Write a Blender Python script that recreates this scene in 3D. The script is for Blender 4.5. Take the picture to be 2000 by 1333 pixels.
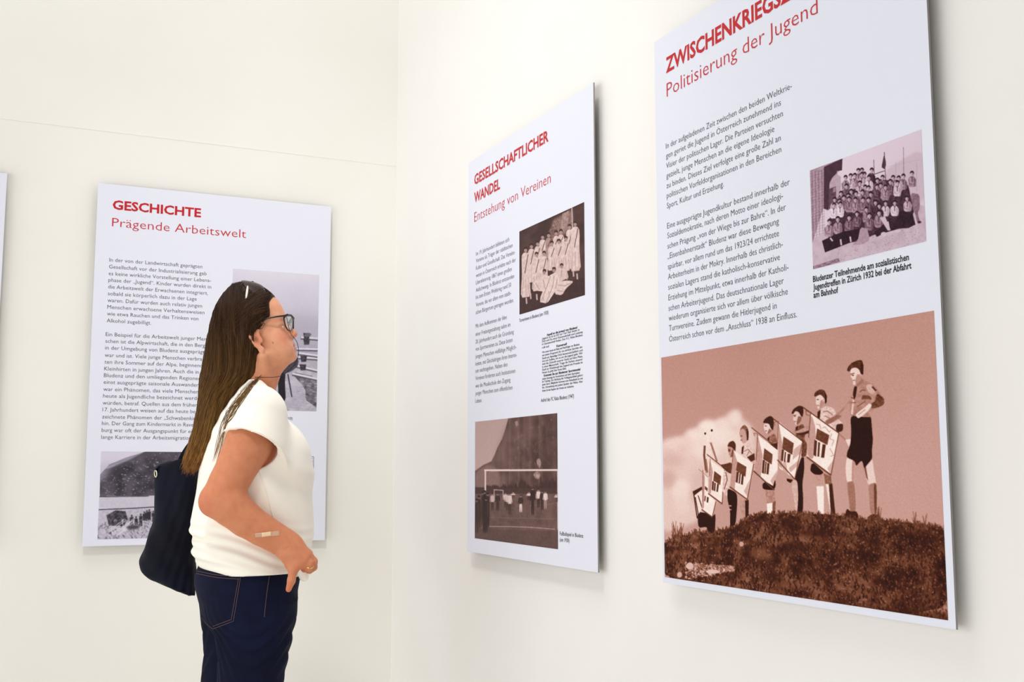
import bpy, bmesh, math, random
import numpy as np
from mathutils import Vector, Matrix
from mathutils.bvhtree import BVHTree

for o in list(bpy.data.objects):
    bpy.data.objects.remove(o)
SC = bpy.context.scene
COL = SC.collection
RND = random.Random(7)

# ---------------------------------------------------------------- camera
CAM_H = 1.15
FPX = 2174.5
PITCH = math.radians(6.78)
ROLL = math.radians(-0.043)
cam_d = bpy.data.cameras.new('camera')
cam_d.sensor_width = 36.0
cam_d.lens = FPX / 2000 * 36
cam_d.clip_start = 0.05
cam = bpy.data.objects.new('camera', cam_d)
COL.objects.link(cam)
TH = math.radians(25.008)                     # the left wall runs along X, the right wall along Y; the camera looks TH to the right of Y
VIEW = Matrix.Rotation(-TH, 4, 'Z')           # frame of a viewer at the camera's foot: X right, Y ahead, Z up
_r = Vector((1, 0, 0)); _f = Vector((0, math.cos(PITCH), math.sin(PITCH))); _u = Vector((0, -math.sin(PITCH), math.cos(PITCH)))
C_R = math.cos(ROLL) * _r + math.sin(ROLL) * _u
C_U = -math.sin(ROLL) * _r + math.cos(ROLL) * _u
C_F = _f
cam.matrix_world = VIEW @ Matrix(((C_R.x, C_U.x, -C_F.x, 0), (C_R.y, C_U.y, -C_F.y, 0), (C_R.z, C_U.z, -C_F.z, CAM_H), (0, 0, 0, 1)))
SC.camera = cam
CAM_P = Vector((0, 0, CAM_H))

# ---------------------------------------------------------------- world, lamps, exposure
SC.view_settings.view_transform = 'Standard'
SC.view_settings.look = 'None'
SC.view_settings.exposure = 0.06
SC.view_settings.gamma = 1.0
SC.cycles.use_denoising = True
SC.cycles.max_bounces = 8
w = bpy.data.worlds.new('world'); SC.world = w
w.use_nodes = True
w.node_tree.nodes['Background'].inputs[0].default_value = (0.97, 0.985, 1.0, 1)
w.node_tree.nodes['Background'].inputs[1].default_value = 0.08

def area_light(name, loc, target, size, power, color=(1, 1, 1), size_y=None):
    d = bpy.data.lights.new(name, 'AREA')
    d.shape = 'RECTANGLE'; d.size = size; d.size_y = size_y or size
    d.energy = power; d.color = color
    o = bpy.data.objects.new(name, d); COL.objects.link(o)
    loc, target = VIEW @ Vector(loc), VIEW @ Vector(target)
    o.location = loc
    o.rotation_euler = (target - loc).to_track_quat('-Z', 'Y').to_euler()
    return o
# skylight high over the room, an added spot brightening the corner, added low fills from the left and behind
area_light('skylight_lamp', (-0.9, 2.3, 5.5), (-0.3, 3.0, 1.0), 2.4, 90, (1.0, 0.99, 0.97), 2.4)
area_light('left_low_fill', (-3.6, 0.6, 1.2), (-0.2, 3.3, 0.9), 3.2, 52, (0.98, 0.99, 1.0), 2.4)  # unseen low fill, added to lift the lower walls
area_light('rear_low_fill', (-1.6, -1.5, 0.8), (-0.2, 3.3, 0.6), 3.2, 46, (1.0, 0.99, 0.98), 1.6)  # unseen fill added behind the viewer to even out the walls
tl = bpy.data.lights.new('corner_fill_spot', 'SPOT'); tl.energy = 195; tl.spot_size = math.radians(46); tl.spot_blend = 1.0; tl.shadow_soft_size = 0.25; tl.color = (1.0, 0.98, 0.94)  # unseen spot, added to brighten the walls at the corner
to = bpy.data.objects.new('corner_fill_spot', tl); COL.objects.link(to); to.location = VIEW @ Vector((-0.8, 0.6, 4.4))
to.rotation_euler = (VIEW @ Vector((-0.35, 4.0, 0.7)) - to.location).to_track_quat('-Z', 'Y').to_euler()

# ---------------------------------------------------------------- helpers
def srgb(r, g, b):
    f = lambda c: (c / 255 / 12.92) if c / 255 <= 0.04045 else ((c / 255 + 0.055) / 1.055) ** 2.4
    return (f(r), f(g), f(b), 1.0)

def mat(name, col, rough=0.6, spec=0.3, **kw):
    m = bpy.data.materials.new(name); m.use_nodes = True
    b = m.node_tree.nodes['Principled BSDF']
    b.inputs['Base Color'].default_value = col
    b.inputs['Roughness'].default_value = rough
    b.inputs['Specular IOR Level'].default_value = spec
    for k, v in kw.items():
        b.inputs[k.replace('_', ' ')].default_value = v
    return m

def N(m, kind, **props):
    n = m.node_tree.nodes.new(kind)
    for k, v in props.items(): setattr(n, k, v)
    return n
def LK(m, a, b): m.node_tree.links.new(a, b)
def BS(m): return m.node_tree.nodes['Principled BSDF']

def bump_noise(m, scale, strength, dist=0.002, detail=4, stretch=None):
    tc = N(m, 'ShaderNodeTexCoord'); nz = N(m, 'ShaderNodeTexNoise'); bp = N(m, 'ShaderNodeBump')
    nz.inputs['Scale'].default_value = scale; nz.inputs['Detail'].default_value = detail
    bp.inputs['Strength'].default_value = strength; bp.inputs['Distance'].default_value = dist
    if stretch:
        mp = N(m, 'ShaderNodeMapping'); mp.inputs['Scale'].default_value = stretch
        LK(m, tc.outputs['Object'], mp.inputs[0]); LK(m, mp.outputs[0], nz.inputs['Vector'])
    else:
        LK(m, tc.outputs['Object'], nz.inputs['Vector'])
    LK(m, nz.outputs[0], bp.inputs['Height']); LK(m, bp.outputs[0], BS(m).inputs['Normal'])
    return nz

def vary(m, c1, c2, scale, detail=3, lo=0.35, hi=0.65):
    tc = N(m, 'ShaderNodeTexCoord'); nz = N(m, 'ShaderNodeTexNoise'); cr = N(m, 'ShaderNodeValToRGB')
    nz.inputs['Scale'].default_value = scale; nz.inputs['Detail'].default_value = detail
    cr.color_ramp.elements[0].position = lo; cr.color_ramp.elements[1].position = hi
    cr.color_ramp.elements[0].color = c1; cr.color_ramp.elements[1].color = c2
    LK(m, tc.outputs['Object'], nz.inputs['Vector']); LK(m, nz.outputs[0], cr.inputs[0])
    LK(m, cr.outputs[0], BS(m).inputs['Base Color'])

def attr_mat(name, rough, spec=0.3, attr='tone'):
    m = mat(name, (1, 1, 1, 1), rough, spec)
    a = N(m, 'ShaderNodeAttribute'); a.attribute_name = attr
    LK(m, a.outputs['Color'], BS(m).inputs['Base Color'])
    return m

def link(name, me, m, parent=None, smooth=False):
    o = bpy.data.objects.new(name, me); COL.objects.link(o)
    if m: me.materials.append(m)
    if parent: o.parent = parent
    if smooth:
        me.polygons.foreach_set('use_smooth', [True] * len(me.polygons))
    return o

def mesh_from(name, v, f, m, parent=None, smooth=False):
    me = bpy.data.meshes.new(name)
    me.from_pydata([tuple(p) for p in v], [], [tuple(q) for q in f]); me.update()
    return link(name, me, m, parent, smooth)

def mesh_np(name, v, q, m, parent=None, smooth=True, col=None, attr='tone'):
    """fast quad mesh from numpy arrays"""
    me = bpy.data.meshes.new(name)
    nv, nq = len(v), len(q)
    k = q.shape[1]
    me.vertices.add(nv); me.vertices.foreach_set('co', np.asarray(v, np.float32).ravel())
    me.loops.add(nq * k); me.loops.foreach_set('vertex_index', np.asarray(q, np.int32).ravel())
    me.polygons.add(nq)
    me.polygons.foreach_set('loop_start', np.arange(0, nq * k, k, dtype=np.int32))
    me.polygons.foreach_set('loop_total', np.full(nq, k, np.int32))
    me.update(calc_edges=True); me.validate()
    if col is not None:
        a = me.color_attributes.new(attr, 'FLOAT_COLOR', 'POINT')
        c = np.ones((nv, 4), np.float32); c[:, :3] = col
        a.data.foreach_set('color', c.ravel())
    return link(name, me, m, parent, smooth)

def tag(o, label, cat, group=None):
    o['label'] = label; o['category'] = cat
    if group: o['group'] = group
    return o
def struct(o): o['kind'] = 'structure'; return o

def box_bm(bm, lo, hi):
    vs = [bm.verts.new((x, y, z)) for x in (lo[0], hi[0]) for y in (lo[1], hi[1]) for z in (lo[2], hi[2])]
    for q in ((0, 1, 3, 2), (4, 6, 7, 5), (0, 4, 5, 1), (2, 3, 7, 6), (0, 2, 6, 4), (1, 5, 7, 3)):
        bm.faces.new([vs[i] for i in q])
def bm_obj(name, bm, m, parent=None, smooth=False):
    bmesh.ops.recalc_face_normals(bm, faces=bm.faces)
    me = bpy.data.meshes.new(name); bm.to_mesh(me); bm.free()
    return link(name, me, m, parent, smooth)

def tube_arrays(pts, rad, seg=8, closed=False):
    """swept round tube; rad a number or one per point"""
    P = [Vector(p) for p in pts]; n = len(P)
    R = [rad] * n if isinstance(rad, (int, float)) else list(rad)
    T = []
    for i in range(n):
        a = P[(i - 1) % n] if (closed or i) else P[0]
        b = P[(i + 1) % n] if (closed or i < n - 1) else P[-1]
        T.append((b - a).normalized() if (b - a).length else Vector((0, 0, 1)))
    ref = Vector((0, 0, 1)) if abs(T[0].z) < 0.9 else Vector((1, 0, 0))
    u = (ref - T[0] * ref.dot(T[0])).normalized()
    v, f = [], []
    for i in range(n):
        u = (u - T[i] * u.dot(T[i])).normalized(); w_ = T[i].cross(u)
        for k in range(seg):
            a = 2 * math.pi * k / seg
            v.append(P[i] + (u * math.cos(a) + w_ * math.sin(a)) * R[i])
    m_ = n if closed else n - 1
    for i in range(m_):
        for k in range(seg):
            a, b = i * seg + k, i * seg + (k + 1) % seg
            c, d = ((i + 1) % n) * seg + (k + 1) % seg, ((i + 1) % n) * seg + k
            f.append((a, b, c, d))
    if not closed:
        f.append(tuple(range(seg - 1, -1, -1))); f.append(tuple(range((n - 1) * seg, n * seg)))
    return v, f

def tubes(name, runs, m, parent=None, seg=8):
    V, F = [], []
    for pts, rad, closed in runs:
        v, f = tube_arrays(pts, rad, seg, closed)
        b = len(V); V += v; F += [tuple(b + i for i in q) for q in f]
    return mesh_from(name, V, F, m, parent, True)

def spline(pts, n=8, closed=False):
    """Catmull-Rom through points (any dimension)"""
    P = [np.array(p, float) for p in pts]; out = []
    k = len(P)
    for i in range(k if closed else k - 1):
        g = (lambda j: P[j % k]) if closed else (lambda j: P[min(max(j, 0), k - 1)])
        a, b, c, d = g(i - 1), g(i), g(i + 1), g(i + 2)
        for s in range(n):
            t = s / n
            out.append(0.5 * (2 * b + (c - a) * t + (2 * a - 5 * b + 4 * c - d) * t * t + (3 * b - a - 3 * c + d) * t ** 3))
    if not closed: out.append(P[-1])
    return out

def ray(px, py):
    """direction of a point of the photograph, in the viewer's frame"""
    return C_F + C_R * ((px - 1000) / FPX) + C_U * ((666.5 - py) / FPX)
def at(px, py, Y):
    d = ray(px, py)
    return CAM_P + d * (Y / d.y)

# ---------------------------------------------------------------- room
tA = Vector((1, 0, 0)); nA = Vector((0, 1, 0))
D_A, D_B, GAP = 3.8805, 1.3150, 0.026          # board fronts from the camera foot; boards stand off the walls
def room_pt(a, b, z): return nA * (D_A + GAP - b) + tA * (D_B + GAP - a) + Vector((0, 0, z))   # a: along left wall away from corner, b: along right wall

m_wall = mat('wall_paint', srgb(243, 240, 230), 0.85, 0.15)
vary(m_wall, srgb(240, 238, 231), srgb(242, 240, 234), 3.0)
bump_noise(m_wall, 55, 0.10, 0.002, 6)
m_wall_r = mat('wall_paint_right', srgb(245, 242, 236), 0.85, 0.15)
vary(m_wall_r, srgb(241, 239, 235), srgb(243, 241, 238), 3.0)
bump_noise(m_wall_r, 55, 0.10, 0.002, 6)
m_floor = mat('floor_stone', srgb(205, 190, 172), 0.45, 0.4)
vary(m_floor, srgb(222, 217, 208), srgb(232, 228, 220), 2.2, 6)
m_ceil = mat('ceiling_paint', srgb(244, 243, 240), 0.9, 0.1)

ROOM_H, LEN_A, LEN_B = 4.6, 7.0, 6.0
def slab(name, pts, m, thick):
    """prism: polygon of points pushed by vector thick"""
    n = len(pts); v = list(pts) + [p + thick for p in pts]
    f = [tuple(range(n)), tuple(range(2 * n - 1, n - 1, -1))] + [(i, i + n, (i + 1) % n + n, (i + 1) % n) for i in range(n)]
    o = mesh_from(name, v, f, m)
    bm = bmesh.new(); bm.from_mesh(o.data); bmesh.ops.recalc_face_normals(bm, faces=bm.faces); bm.to_mesh(o.data); bm.free()
    return struct(o)
slab('wall_left', [room_pt(-0.12, 0, 0), room_pt(LEN_A, 0, 0), room_pt(LEN_A, 0, ROOM_H), room_pt(-0.12, 0, ROOM_H)], m_wall, nA * 0.12)
slab('wall_right', [room_pt(0, 0, 0), room_pt(0, LEN_B, 0), room_pt(0, LEN_B, ROOM_H), room_pt(0, 0, ROOM_H)], m_wall_r, tA * 0.12)
slab('floor', [room_pt(-0.12, -0.12, 0), room_pt(LEN_A, -0.12, 0), room_pt(LEN_A, LEN_B, 0), room_pt(-0.12, LEN_B, 0)], m_floor, Vector((0, 0, -0.1)))
def strip(name, a0, a1, b0, b1, z0, z1, m):
    return slab(name, [room_pt(a0, b0, z0), room_pt(a1, b0, z0), room_pt(a1, b1, z0), room_pt(a0, b1, z0)], m, Vector((0, 0, z1 - z0)))
m_base = mat('baseboard_paint', srgb(236, 232, 222), 0.5, 0.4)
strip('baseboard_left', 0.014, LEN_A, 0, 0.014, 0.0, 0.09, m_base)
strip('baseboard_right', 0, 0.014, 0, LEN_B, 0.0, 0.09, m_base)
# faint bead where two coats of plaster meet on the left wall
zbead = (lambda d: CAM_H + d.z * ((D_A + GAP) / d.y))(VIEW.to_3x3() @ ray(440, 284))
strip('trim_1', 0.002, LEN_A, 0, 0.0007, zbead - 0.002, zbead + 0.002, m_wall)
# ---------------------------------------------------------------- printed photographs: tones painted on a fine grid
def homog(src, dst):
    A, b = [], []
    for (x, y), (u, v) in zip(src, dst):
        A.append([x, y, 1, 0, 0, 0, -u * x, -u * y]); b.append(u)
        A.append([0, 0, 0, x, y, 1, -v * x, -v * y]); b.append(v)
    h = np.linalg.solve(np.array(A, float), np.array(b, float))
    return np.append(h, 1).reshape(3, 3)
def hmap(H, p):
    p = np.atleast_2d(np.array(p, float))
    q = np.c_[p, np.ones(len(p))] @ H.T
    return q[:, :2] / q[:, 2:]

def value_noise(h, w, cell, seed):
    r = np.random.RandomState(seed)
    gy, gx = int(h / cell) + 3, int(w / cell) + 3
    g = r.rand(gy, gx)
    y = np.arange(h) / cell; x = np.arange(w) / cell
    y0 = y.astype(int); x0 = x.astype(int)
    fy = y - y0; fx = x - x0
    fy = (fy * fy * (3 - 2 * fy))[:, None]; fx = (fx * fx * (3 - 2 * fx))[None]
    a = g[y0][:, x0]; b = g[y0][:, x0 + 1]; c = g[y0 + 1][:, x0]; d = g[y0 + 1][:, x0 + 1]
    return (a * (1 - fx) + b * fx) * (1 - fy) + (c * (1 - fx) + d * fx) * fy
def fbm(h, w, cell, seed, octv=4):
    s = 0; a = 1; t = 0
    for i in range(octv):
        s = s + a * value_noise(h, w, max(cell / 2 ** i, 1.0), seed + i); t += a; a *= 0.5
    return s / t
def gblur(a, s):
    if s <= 0: return a
    r = max(1, int(s * 2.5)); k = np.exp(-0.5 * (np.arange(-r, r + 1) / s) ** 2); k /= k.sum()
    p = np.pad(a, ((r, r), (0, 0)), mode='edge'); a = sum(k[i] * p[i:i + a.shape[0]] for i in range(2 * r + 1))
    p = np.pad(a, ((0, 0), (r, r)), mode='edge'); return sum(k[i] * p[:, i:i + a.shape[1]] for i in range(2 * r + 1))

class Pic:
    """one print; shapes are given in the coordinates of an enlargement (ox, oy, scale) of the picture"""
    def __init__(s, corners, w, h, ramp, tone=0.5):
        s.w, s.h = w, h
        s.H = homog(corners, [(0, 0), (w, 0), (w, h), (0, h)])
        s.t = np.full((h, w), tone, float); s.ramp = ramp
        s.fr = (0, 0, 1.0); s.rounding = 1
    def frame(s, ox, oy, k): s.fr = (ox, oy, k)
    def to(s, pts):
        p = np.array(pts, float); ox, oy, k = s.fr
        return hmap(s.H, p / k + np.array([ox, oy]))
    def _mask(s, P, ss=3):
        x0, y0 = np.floor(P.min(0)).astype(int) - 1; x1, y1 = np.ceil(P.max(0)).astype(int) + 2
        x0, y0 = max(x0, 0), max(y0, 0); x1, y1 = min(x1, s.w), min(y1, s.h)
        if x1 <= x0 or y1 <= y0: return None
        X = (x0 + (np.arange((x1 - x0) * ss) + 0.5) / ss)[None]; Y = (y0 + (np.arange((y1 - y0) * ss) + 0.5) / ss)[:, None]
        ins = np.zeros((Y.shape[0], X.shape[1]), bool)
        for (ax, ay), (bx, by) in zip(P, np.roll(P, -1, 0)):
            if ay == by: continue
            c = ((ay > Y) != (by > Y)); xi = ax + (Y - ay) * (bx - ax) / (by - ay)
            ins ^= c & (X < xi)
        m = ins.reshape(y1 - y0, ss, x1 - x0, ss).mean((1, 3))
        return m, slice(y0, y1), slice(x0, x1)
    def put(s, r, tone, alpha=1.0, tex=0.0, cell=3, soft=0):
        if r is None: return
        m, ys, xs = r
        if soft:
            full = np.zeros_like(s.t); full[ys, xs] = m; m = gblur(full, soft); ys = slice(0, s.h); xs = slice(0, s.w)
        tt = tone
        if tex:
            tt = tone + tex * (fbm(m.shape[0], m.shape[1], cell, RND.randint(0, 9999), 3) - 0.5)
        s.t[ys, xs] = s.t[ys, xs] * (1 - m * alpha) + tt * m * alpha
    def fill(s, pts, tone, alpha=1.0, tex=0.0, cell=3, soft=0, curve=False, sharp=False):
        if curve: pts = spline(pts, 5, True)
        elif len(pts) >= 5 and not sharp:
            P = np.array(pts, float)
            for _ in range(s.rounding):
                Nx = np.roll(P, -1, 0); P = np.stack([P * .82 + Nx * .18, P * .18 + Nx * .82], 1).reshape(-1, 2)
            pts = P
        s.put(s._mask(s.to(pts)), tone, alpha, tex, cell, soft)
    def ell(s, cx, cy, rx, ry, tone, rot=0, **k):
        a = np.linspace(0, 2 * np.pi, 20, endpoint=False); c, d = math.cos(math.radians(rot)), math.sin(math.radians(rot))
        s.fill([(cx + rx * math.cos(t) * c - ry * math.sin(t) * d, cy + rx * math.cos(t) * d + ry * math.sin(t) * c) for t in a], tone, **k)
    def line(s, pts, wid, tone, **k):
        for (ax, ay), (bx, by) in zip(pts[:-1], pts[1:]):
            dx, dy = bx - ax, by - ay; L = math.hypot(dx, dy) or 1; nx, ny = -dy / L * wid / 2, dx / L * wid / 2
            ex, ey = dx / L * wid * 0.2, dy / L * wid * 0.2
            s.fill([(ax + nx - ex, ay + ny - ey), (bx + nx + ex, by + ny + ey), (bx - nx + ex, by - ny + ey), (ax - nx - ex, ay - ny - ey)], tone, **k)
    def colors(s, grain=0.02, blur=0.5, seed=3):
        t = gblur(s.t, blur)
        t = np.clip(t + grain * (np.random.RandomState(seed).rand(*t.shape) - 0.5) * 2, 0, 1)
        pos = [r[0] for r in s.ramp]
        c = np.stack([np.interp(t, pos, [r[1][i] for r in s.ramp]) for i in range(3)], -1) / 255
        return np.where(c <= 0.04045, c / 12.92, ((c + 0.055) / 1.055) ** 2.4)

SEPIA = [(0, (30, 4, 2)), (.15, (66, 26, 12)), (.3, (108, 60, 38)), (.45, (152, 100, 82)), (.6, (190, 140, 128)), (.7, (207, 162, 153)), (.85, (237, 209, 201)), (1, (255, 244, 237))]
BROWN = [(0, (38, 22, 22)), (.25, (82, 58, 54)), (.5, (138, 108, 102)), (.75, (196, 168, 164)), (1, (240, 224, 220))]
MAUVE = [(0, (26, 8, 18)), (.25, (84, 54, 68)), (.5, (148, 116, 132)), (.75, (203, 180, 194)), (1, (236, 222, 236))]
GREYV = [(0, (28, 26, 32)), (.25, (76, 70, 80)), (.5, (130, 124, 138)), (.75, (196, 190, 206)), (1, (232, 228, 240))]

def person_blob(p, x, y, s, shirt, legs=None, hair=0.08, skin=0.74):
    """small figure of a group photograph: head at (x, y), s = head height"""
    j = lambda a: a + RND.uniform(-.1, .1) * s
    tl = RND.uniform(-.12, .12) * s
    body = [(j(x - .85 * s), y + 3.1 * s), (j(x - 1.0 * s), y + 1.5 * s), (j(x - .72 * s), y + .92 * s), (x - .25 * s, y + .55 * s), (x + .25 * s, y + .55 * s), (j(x + .72 * s), y + .92 * s), (j(x + 1.0 * s), y + 1.6 * s), (j(x + .8 * s), y + 3.1 * s)]
    p.fill(body, shirt, tex=.3, cell=3)
    p.fill([(x + .35 * s, y + .8 * s), (x + .95 * s, y + 1.4 * s), (x + .8 * s, y + 3.0 * s), (x + .4 * s, y + 2.9 * s)], shirt - .28, alpha=.6, tex=.2)
    p.line([(j(x - .85 * s), y + 1.3 * s), (j(x - .55 * s), y + 2.4 * s), (j(x + .2 * s), y + 2.5 * s)], .2 * s, shirt - .25, alpha=.7)
    p.fill([(x - .2 * s, y + .55 * s), (x + .2 * s, y + .55 * s), (x + .02 * s, y + 1.0 * s)], skin - .1)
    p.line([(x - .28 * s, y + .6 * s), (x, y + 1.05 * s), (x + .28 * s, y + .6 * s)], .16 * s, .15, alpha=.8)
    p.fill([(x - .09 * s, y + .95 * s), (x + .09 * s, y + .95 * s), (x + .1 * s, y + 2.0 * s), (x - .1 * s, y + 1.9 * s)], .15, alpha=.75)
    p.ell(x + tl, y, .40 * s, .54 * s, skin)
    p.fill([(x + tl + .05 * s, y - .4 * s), (x + tl + .4 * s, y - .3 * s), (x + tl + .36 * s, y + .35 * s), (x + tl + .1 * s, y + .5 * s)], skin - .3, alpha=.7)
    p.fill([(x + tl - .46 * s, y + .1 * s), (x + tl - .48 * s, y - .35 * s), (x + tl - .15 * s, y - .7 * s), (x + tl + .25 * s, y - .68 * s), (x + tl + .5 * s, y - .3 * s), (x + tl + .46 * s, y + .2 * s), (x + tl + .36 * s, y - .12 * s), (x + tl + .05 * s, y - .30 * s), (x + tl - .34 * s, y - .16 * s)], hair)
    for e in (-.17, .15): p.ell(x + tl + e * s, y + .0 * s, .07 * s, .05 * s, .25, alpha=.8)
    p.line([(x + tl - .1 * s, y + .28 * s), (x + tl + .12 * s, y + .28 * s)], .07 * s, .4, alpha=.7)

def flag(p, outline, shade, emblem, legs, edge, folds=()):
    p.fill(outline, .95, tex=.08, cell=8, sharp=True)
    p.fill(shade, .66, tex=.12)
    for q in folds: p.fill(q, .68, alpha=.8)
    p.fill(emblem, .30, tex=.15)
    for q in legs: p.fill(q, .20)
    for a, b, wd in edge: p.line([a, b], wd, .30)

def paint_trumpeters():
    p = Pic([(1292, 703.5), (1828, 608.4), (1852, 1212.5), (1299, 1129)], 600, 560, SEPIA, .66)
    yy, xx = np.mgrid[0:p.h, 0:p.w] / np.array([p.h, p.w]).reshape(2, 1, 1)
    p.rounding = 2
    p.t = .60 + .075 * np.clip(yy * 1.5 + .25 * xx, 0, 1) + .02 * (fbm(p.h, p.w, 120, 5) - .5)
    p.frame(1270, 600, 3.3333)
    # cloud bank
    p.fill([(60, 905), (165, 862), (215, 850), (242, 815), (292, 808), (330, 770), (375, 750), (420, 762), (442, 738), (482, 735), (512, 702), (560, 680), (588, 690), (600, 745), (645, 765), (700, 850), (690, 1000), (560, 1150), (420, 1280), (330, 1400), (60, 1500)], .82, soft=5)
    for x, y, rx, ry, t in [(380, 790, 60, 42, .96), (300, 845, 60, 40, .92), (555, 735, 40, 50, .9), (480, 780, 55, 45, .9), (170, 900, 90, 40, .86), (450, 860, 110, 60, .93), (610, 820, 40, 45, .87), (350, 940, 120, 70, .9), (560, 900, 70, 80, .88), (200, 1200, 60, 70, .9), (210, 1290, 50, 60, .86), (240, 1020, 90, 60, .82), (110, 1000, 60, 60, .8)]:
        p.ell(x, y, rx, ry, t, soft=6, alpha=.8)
    for x, y, rx, ry, t in [(150, 1010, 70, 40, .74), (120, 1130, 50, 60, .7), (330, 1130, 60, 60, .76), (230, 930, 60, 25, .8), (300, 1230, 40, 50, .74)]:
        p.ell(x, y, rx, ry, t, soft=7, alpha=.7)
    # boys, far to near
    p.frame(1340, 780, 4.937)
    p.fill([(178, 470), (200, 420), (245, 335), (254, 440), (285, 520), (312, 625), (235, 600), (212, 730), (180, 640)], .88, tex=.15)
    p.line([(183, 470), (178, 560), (195, 700)], 20, .32); p.line([(190, 600), (205, 720)], 26, .4, alpha=.8); p.line([(242, 440), (262, 500), (300, 615)], 18, .45, alpha=.9)
    p.line([(188, 350), (225, 420), (205, 460)], 5, .95); p.line([(250, 322), (205, 440)], 5, .97)
    p.ell(188, 350, 9, 12, .1); p.ell(251, 320, 10, 12, .06)
    p.fill([(112, 1100), (180, 1105), (255, 1145), (288, 1110), (280, 1305), (215, 1290), (200, 1240), (120, 1255)], .06)
    p.fill([(78, 945), (160, 885), (162, 1050), (122, 1130), (105, 1080)], .92, tex=.1)
    p.line([(92, 960), (120, 1120)], 9, .12); p.line([(120, 945), (158, 1060)], 9, .12); p.line([(80, 945), (110, 1160)], 10, .1)
    p.fill([(66, 905), (155, 858), (160, 884), (76, 948)], .13)
    flag(p, [(165, 728), (212, 762), (218, 930), (290, 1000), (255, 1150), (155, 1080)], [(165, 728), (185, 760), (175, 1060), (155, 1075)], [(185, 850), (212, 875), (208, 905), (183, 880)], [[(183, 945), (194, 950), (188, 1000), (178, 995)], [(204, 955), (222, 962), (216, 1012), (200, 1008)]], [((155, 1078), (255, 1150), 12), ((290, 1000), (255, 1150), 8), ((165, 700), (165, 1000), 5)])
    p.line([(125, 690), (215, 770)], 5, .5)
    # boy behind flags
    p.fill([(398, 870), (490, 915), (497, 1000), (480, 1225), (425, 1248), (428, 1090), (402, 990)], .05)
    p.line([(418, 1040), (438, 1042)], 10, .8); p.line([(416, 1075), (438, 1078)], 7, .8)
    p.fill([(330, 650), (380, 640), (445, 622), (450, 740), (400, 720), (350, 672)], .25, tex=.2)
    p.fill([(402, 478), (420, 432), (460, 418), (483, 455), (480, 530), (458, 560), (430, 580), (414, 545)], .62)
    p.fill([(398, 472), (420, 430), (460, 416), (484, 452), (478, 525), (462, 500), (440, 478)], .2, tex=.15)
    p.fill([(448, 500), (470, 520), (452, 570), (432, 580)], .35)
    p.ell(420, 510, 12, 16, .3)
    flag(p, [(235, 600), (312, 660), (372, 700), (360, 900), (350, 1022), (218, 930)], [(235, 600), (262, 720), (242, 925), (218, 920)], [(275, 708), (342, 758), (332, 842), (264, 800)], [[(256, 805), (273, 808), (266, 900), (250, 885)], [(276, 820), (290, 824), (284, 905), (270, 895)], [(302, 828), (320, 834), (310, 910), (294, 905)]], [((218, 925), (350, 1022), 12), ((372, 700), (350, 1022), 8), ((235, 590), (228, 760), 5)])
    p.line([(205, 550), (345, 660)], 9, .3); p.fill([(365, 695), (412, 765), (398, 955), (352, 900)], .82, tex=.3); p.line([(385, 720), (400, 790), (370, 880)], 8, .3)
    # fourth boy from the left
    p.fill([(520, 985), (605, 980), (606, 1100), (575, 1165), (530, 1120)], .62, tex=.2); p.fill([(570, 990), (606, 985), (604, 1130), (575, 1165)], .1)
    p.fill([(545, 462), (612, 428), (650, 475), (667, 560), (640, 615), (560, 590)], .82, tex=.2); p.fill([(540, 480), (562, 462), (552, 545), (536, 545)], .15)
    p.fill([(590, 575), (662, 535), (667, 600), (630, 620)], .2)
    p.line([(560, 520), (600, 500), (640, 540)], 7, .45); p.line([(590, 560), (610, 520)], 6, .4)
    p.fill([(513, 345), (528, 295), (568, 265), (602, 300), (607, 380), (600, 415), (572, 442), (548, 445), (532, 400)], .68)
    p.fill([(520, 320), (540, 280), (570, 263), (604, 300), (608, 385), (598, 412), (584, 370), (575, 320), (550, 300)], .4, tex=.2); p.fill([(588, 300), (606, 330), (604, 410), (588, 415)], .12)
    p.ell(537, 372, 10, 7, .35); p.ell(537, 412, 10, 6, .4)
    flag(p, [(460, 508), (655, 640), (640, 760), (592, 975), (480, 900), (425, 862)], [(460, 508), (498, 620), (470, 890), (426, 855)], [(498, 618), (585, 668), (575, 765), (484, 702)], [[(490, 712), (512, 720), (500, 825), (480, 812)], [(518, 728), (531, 733), (521, 830), (508, 826)], [(540, 735), (560, 742), (550, 840), (530, 836)]], [((425, 860), (595, 982), 12), ((655, 640), (592, 978), 9), ((460, 500), (440, 700), 5)], [[(600, 820), (620, 780), (590, 950), (560, 900)]])
    # fifth
    p.fill([(765, 880), (852, 880), (862, 1000), (780, 1022)], .58, tex=.25); p.fill([(780, 1020), (836, 1012), (832, 1118), (785, 1112)], .97); p.fill([(835, 1010), (866, 990), (862, 1112), (834, 1118)], .38, tex=.2)
    p.fill([(738, 820), (862, 785), (868, 850), (845, 892), (740, 882)], .06)
    p.fill([(788, 392), (852, 340), (882, 400), (885, 500), (840, 480), (800, 440)], .45, tex=.3); p.fill([(815, 452), (882, 438), (882, 505)], .12); p.fill([(785, 395), (812, 372), (800, 420)], .1)
    p.fill([(754, 258), (800, 245), (822, 290), (838, 320), (802, 348), (780, 352), (764, 322), (752, 296)], .86); p.fill([(805, 300), (836, 318), (805, 348), (785, 352)], .45)
    p.ell(772, 275, 9, 5, .25); p.ell(776, 322, 9, 5, .4)
    p.fill([(744, 245), (760, 208), (812, 176), (846, 195), (850, 265), (842, 322), (818, 295), (806, 255), (765, 247)], .12, tex=.15)
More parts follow.
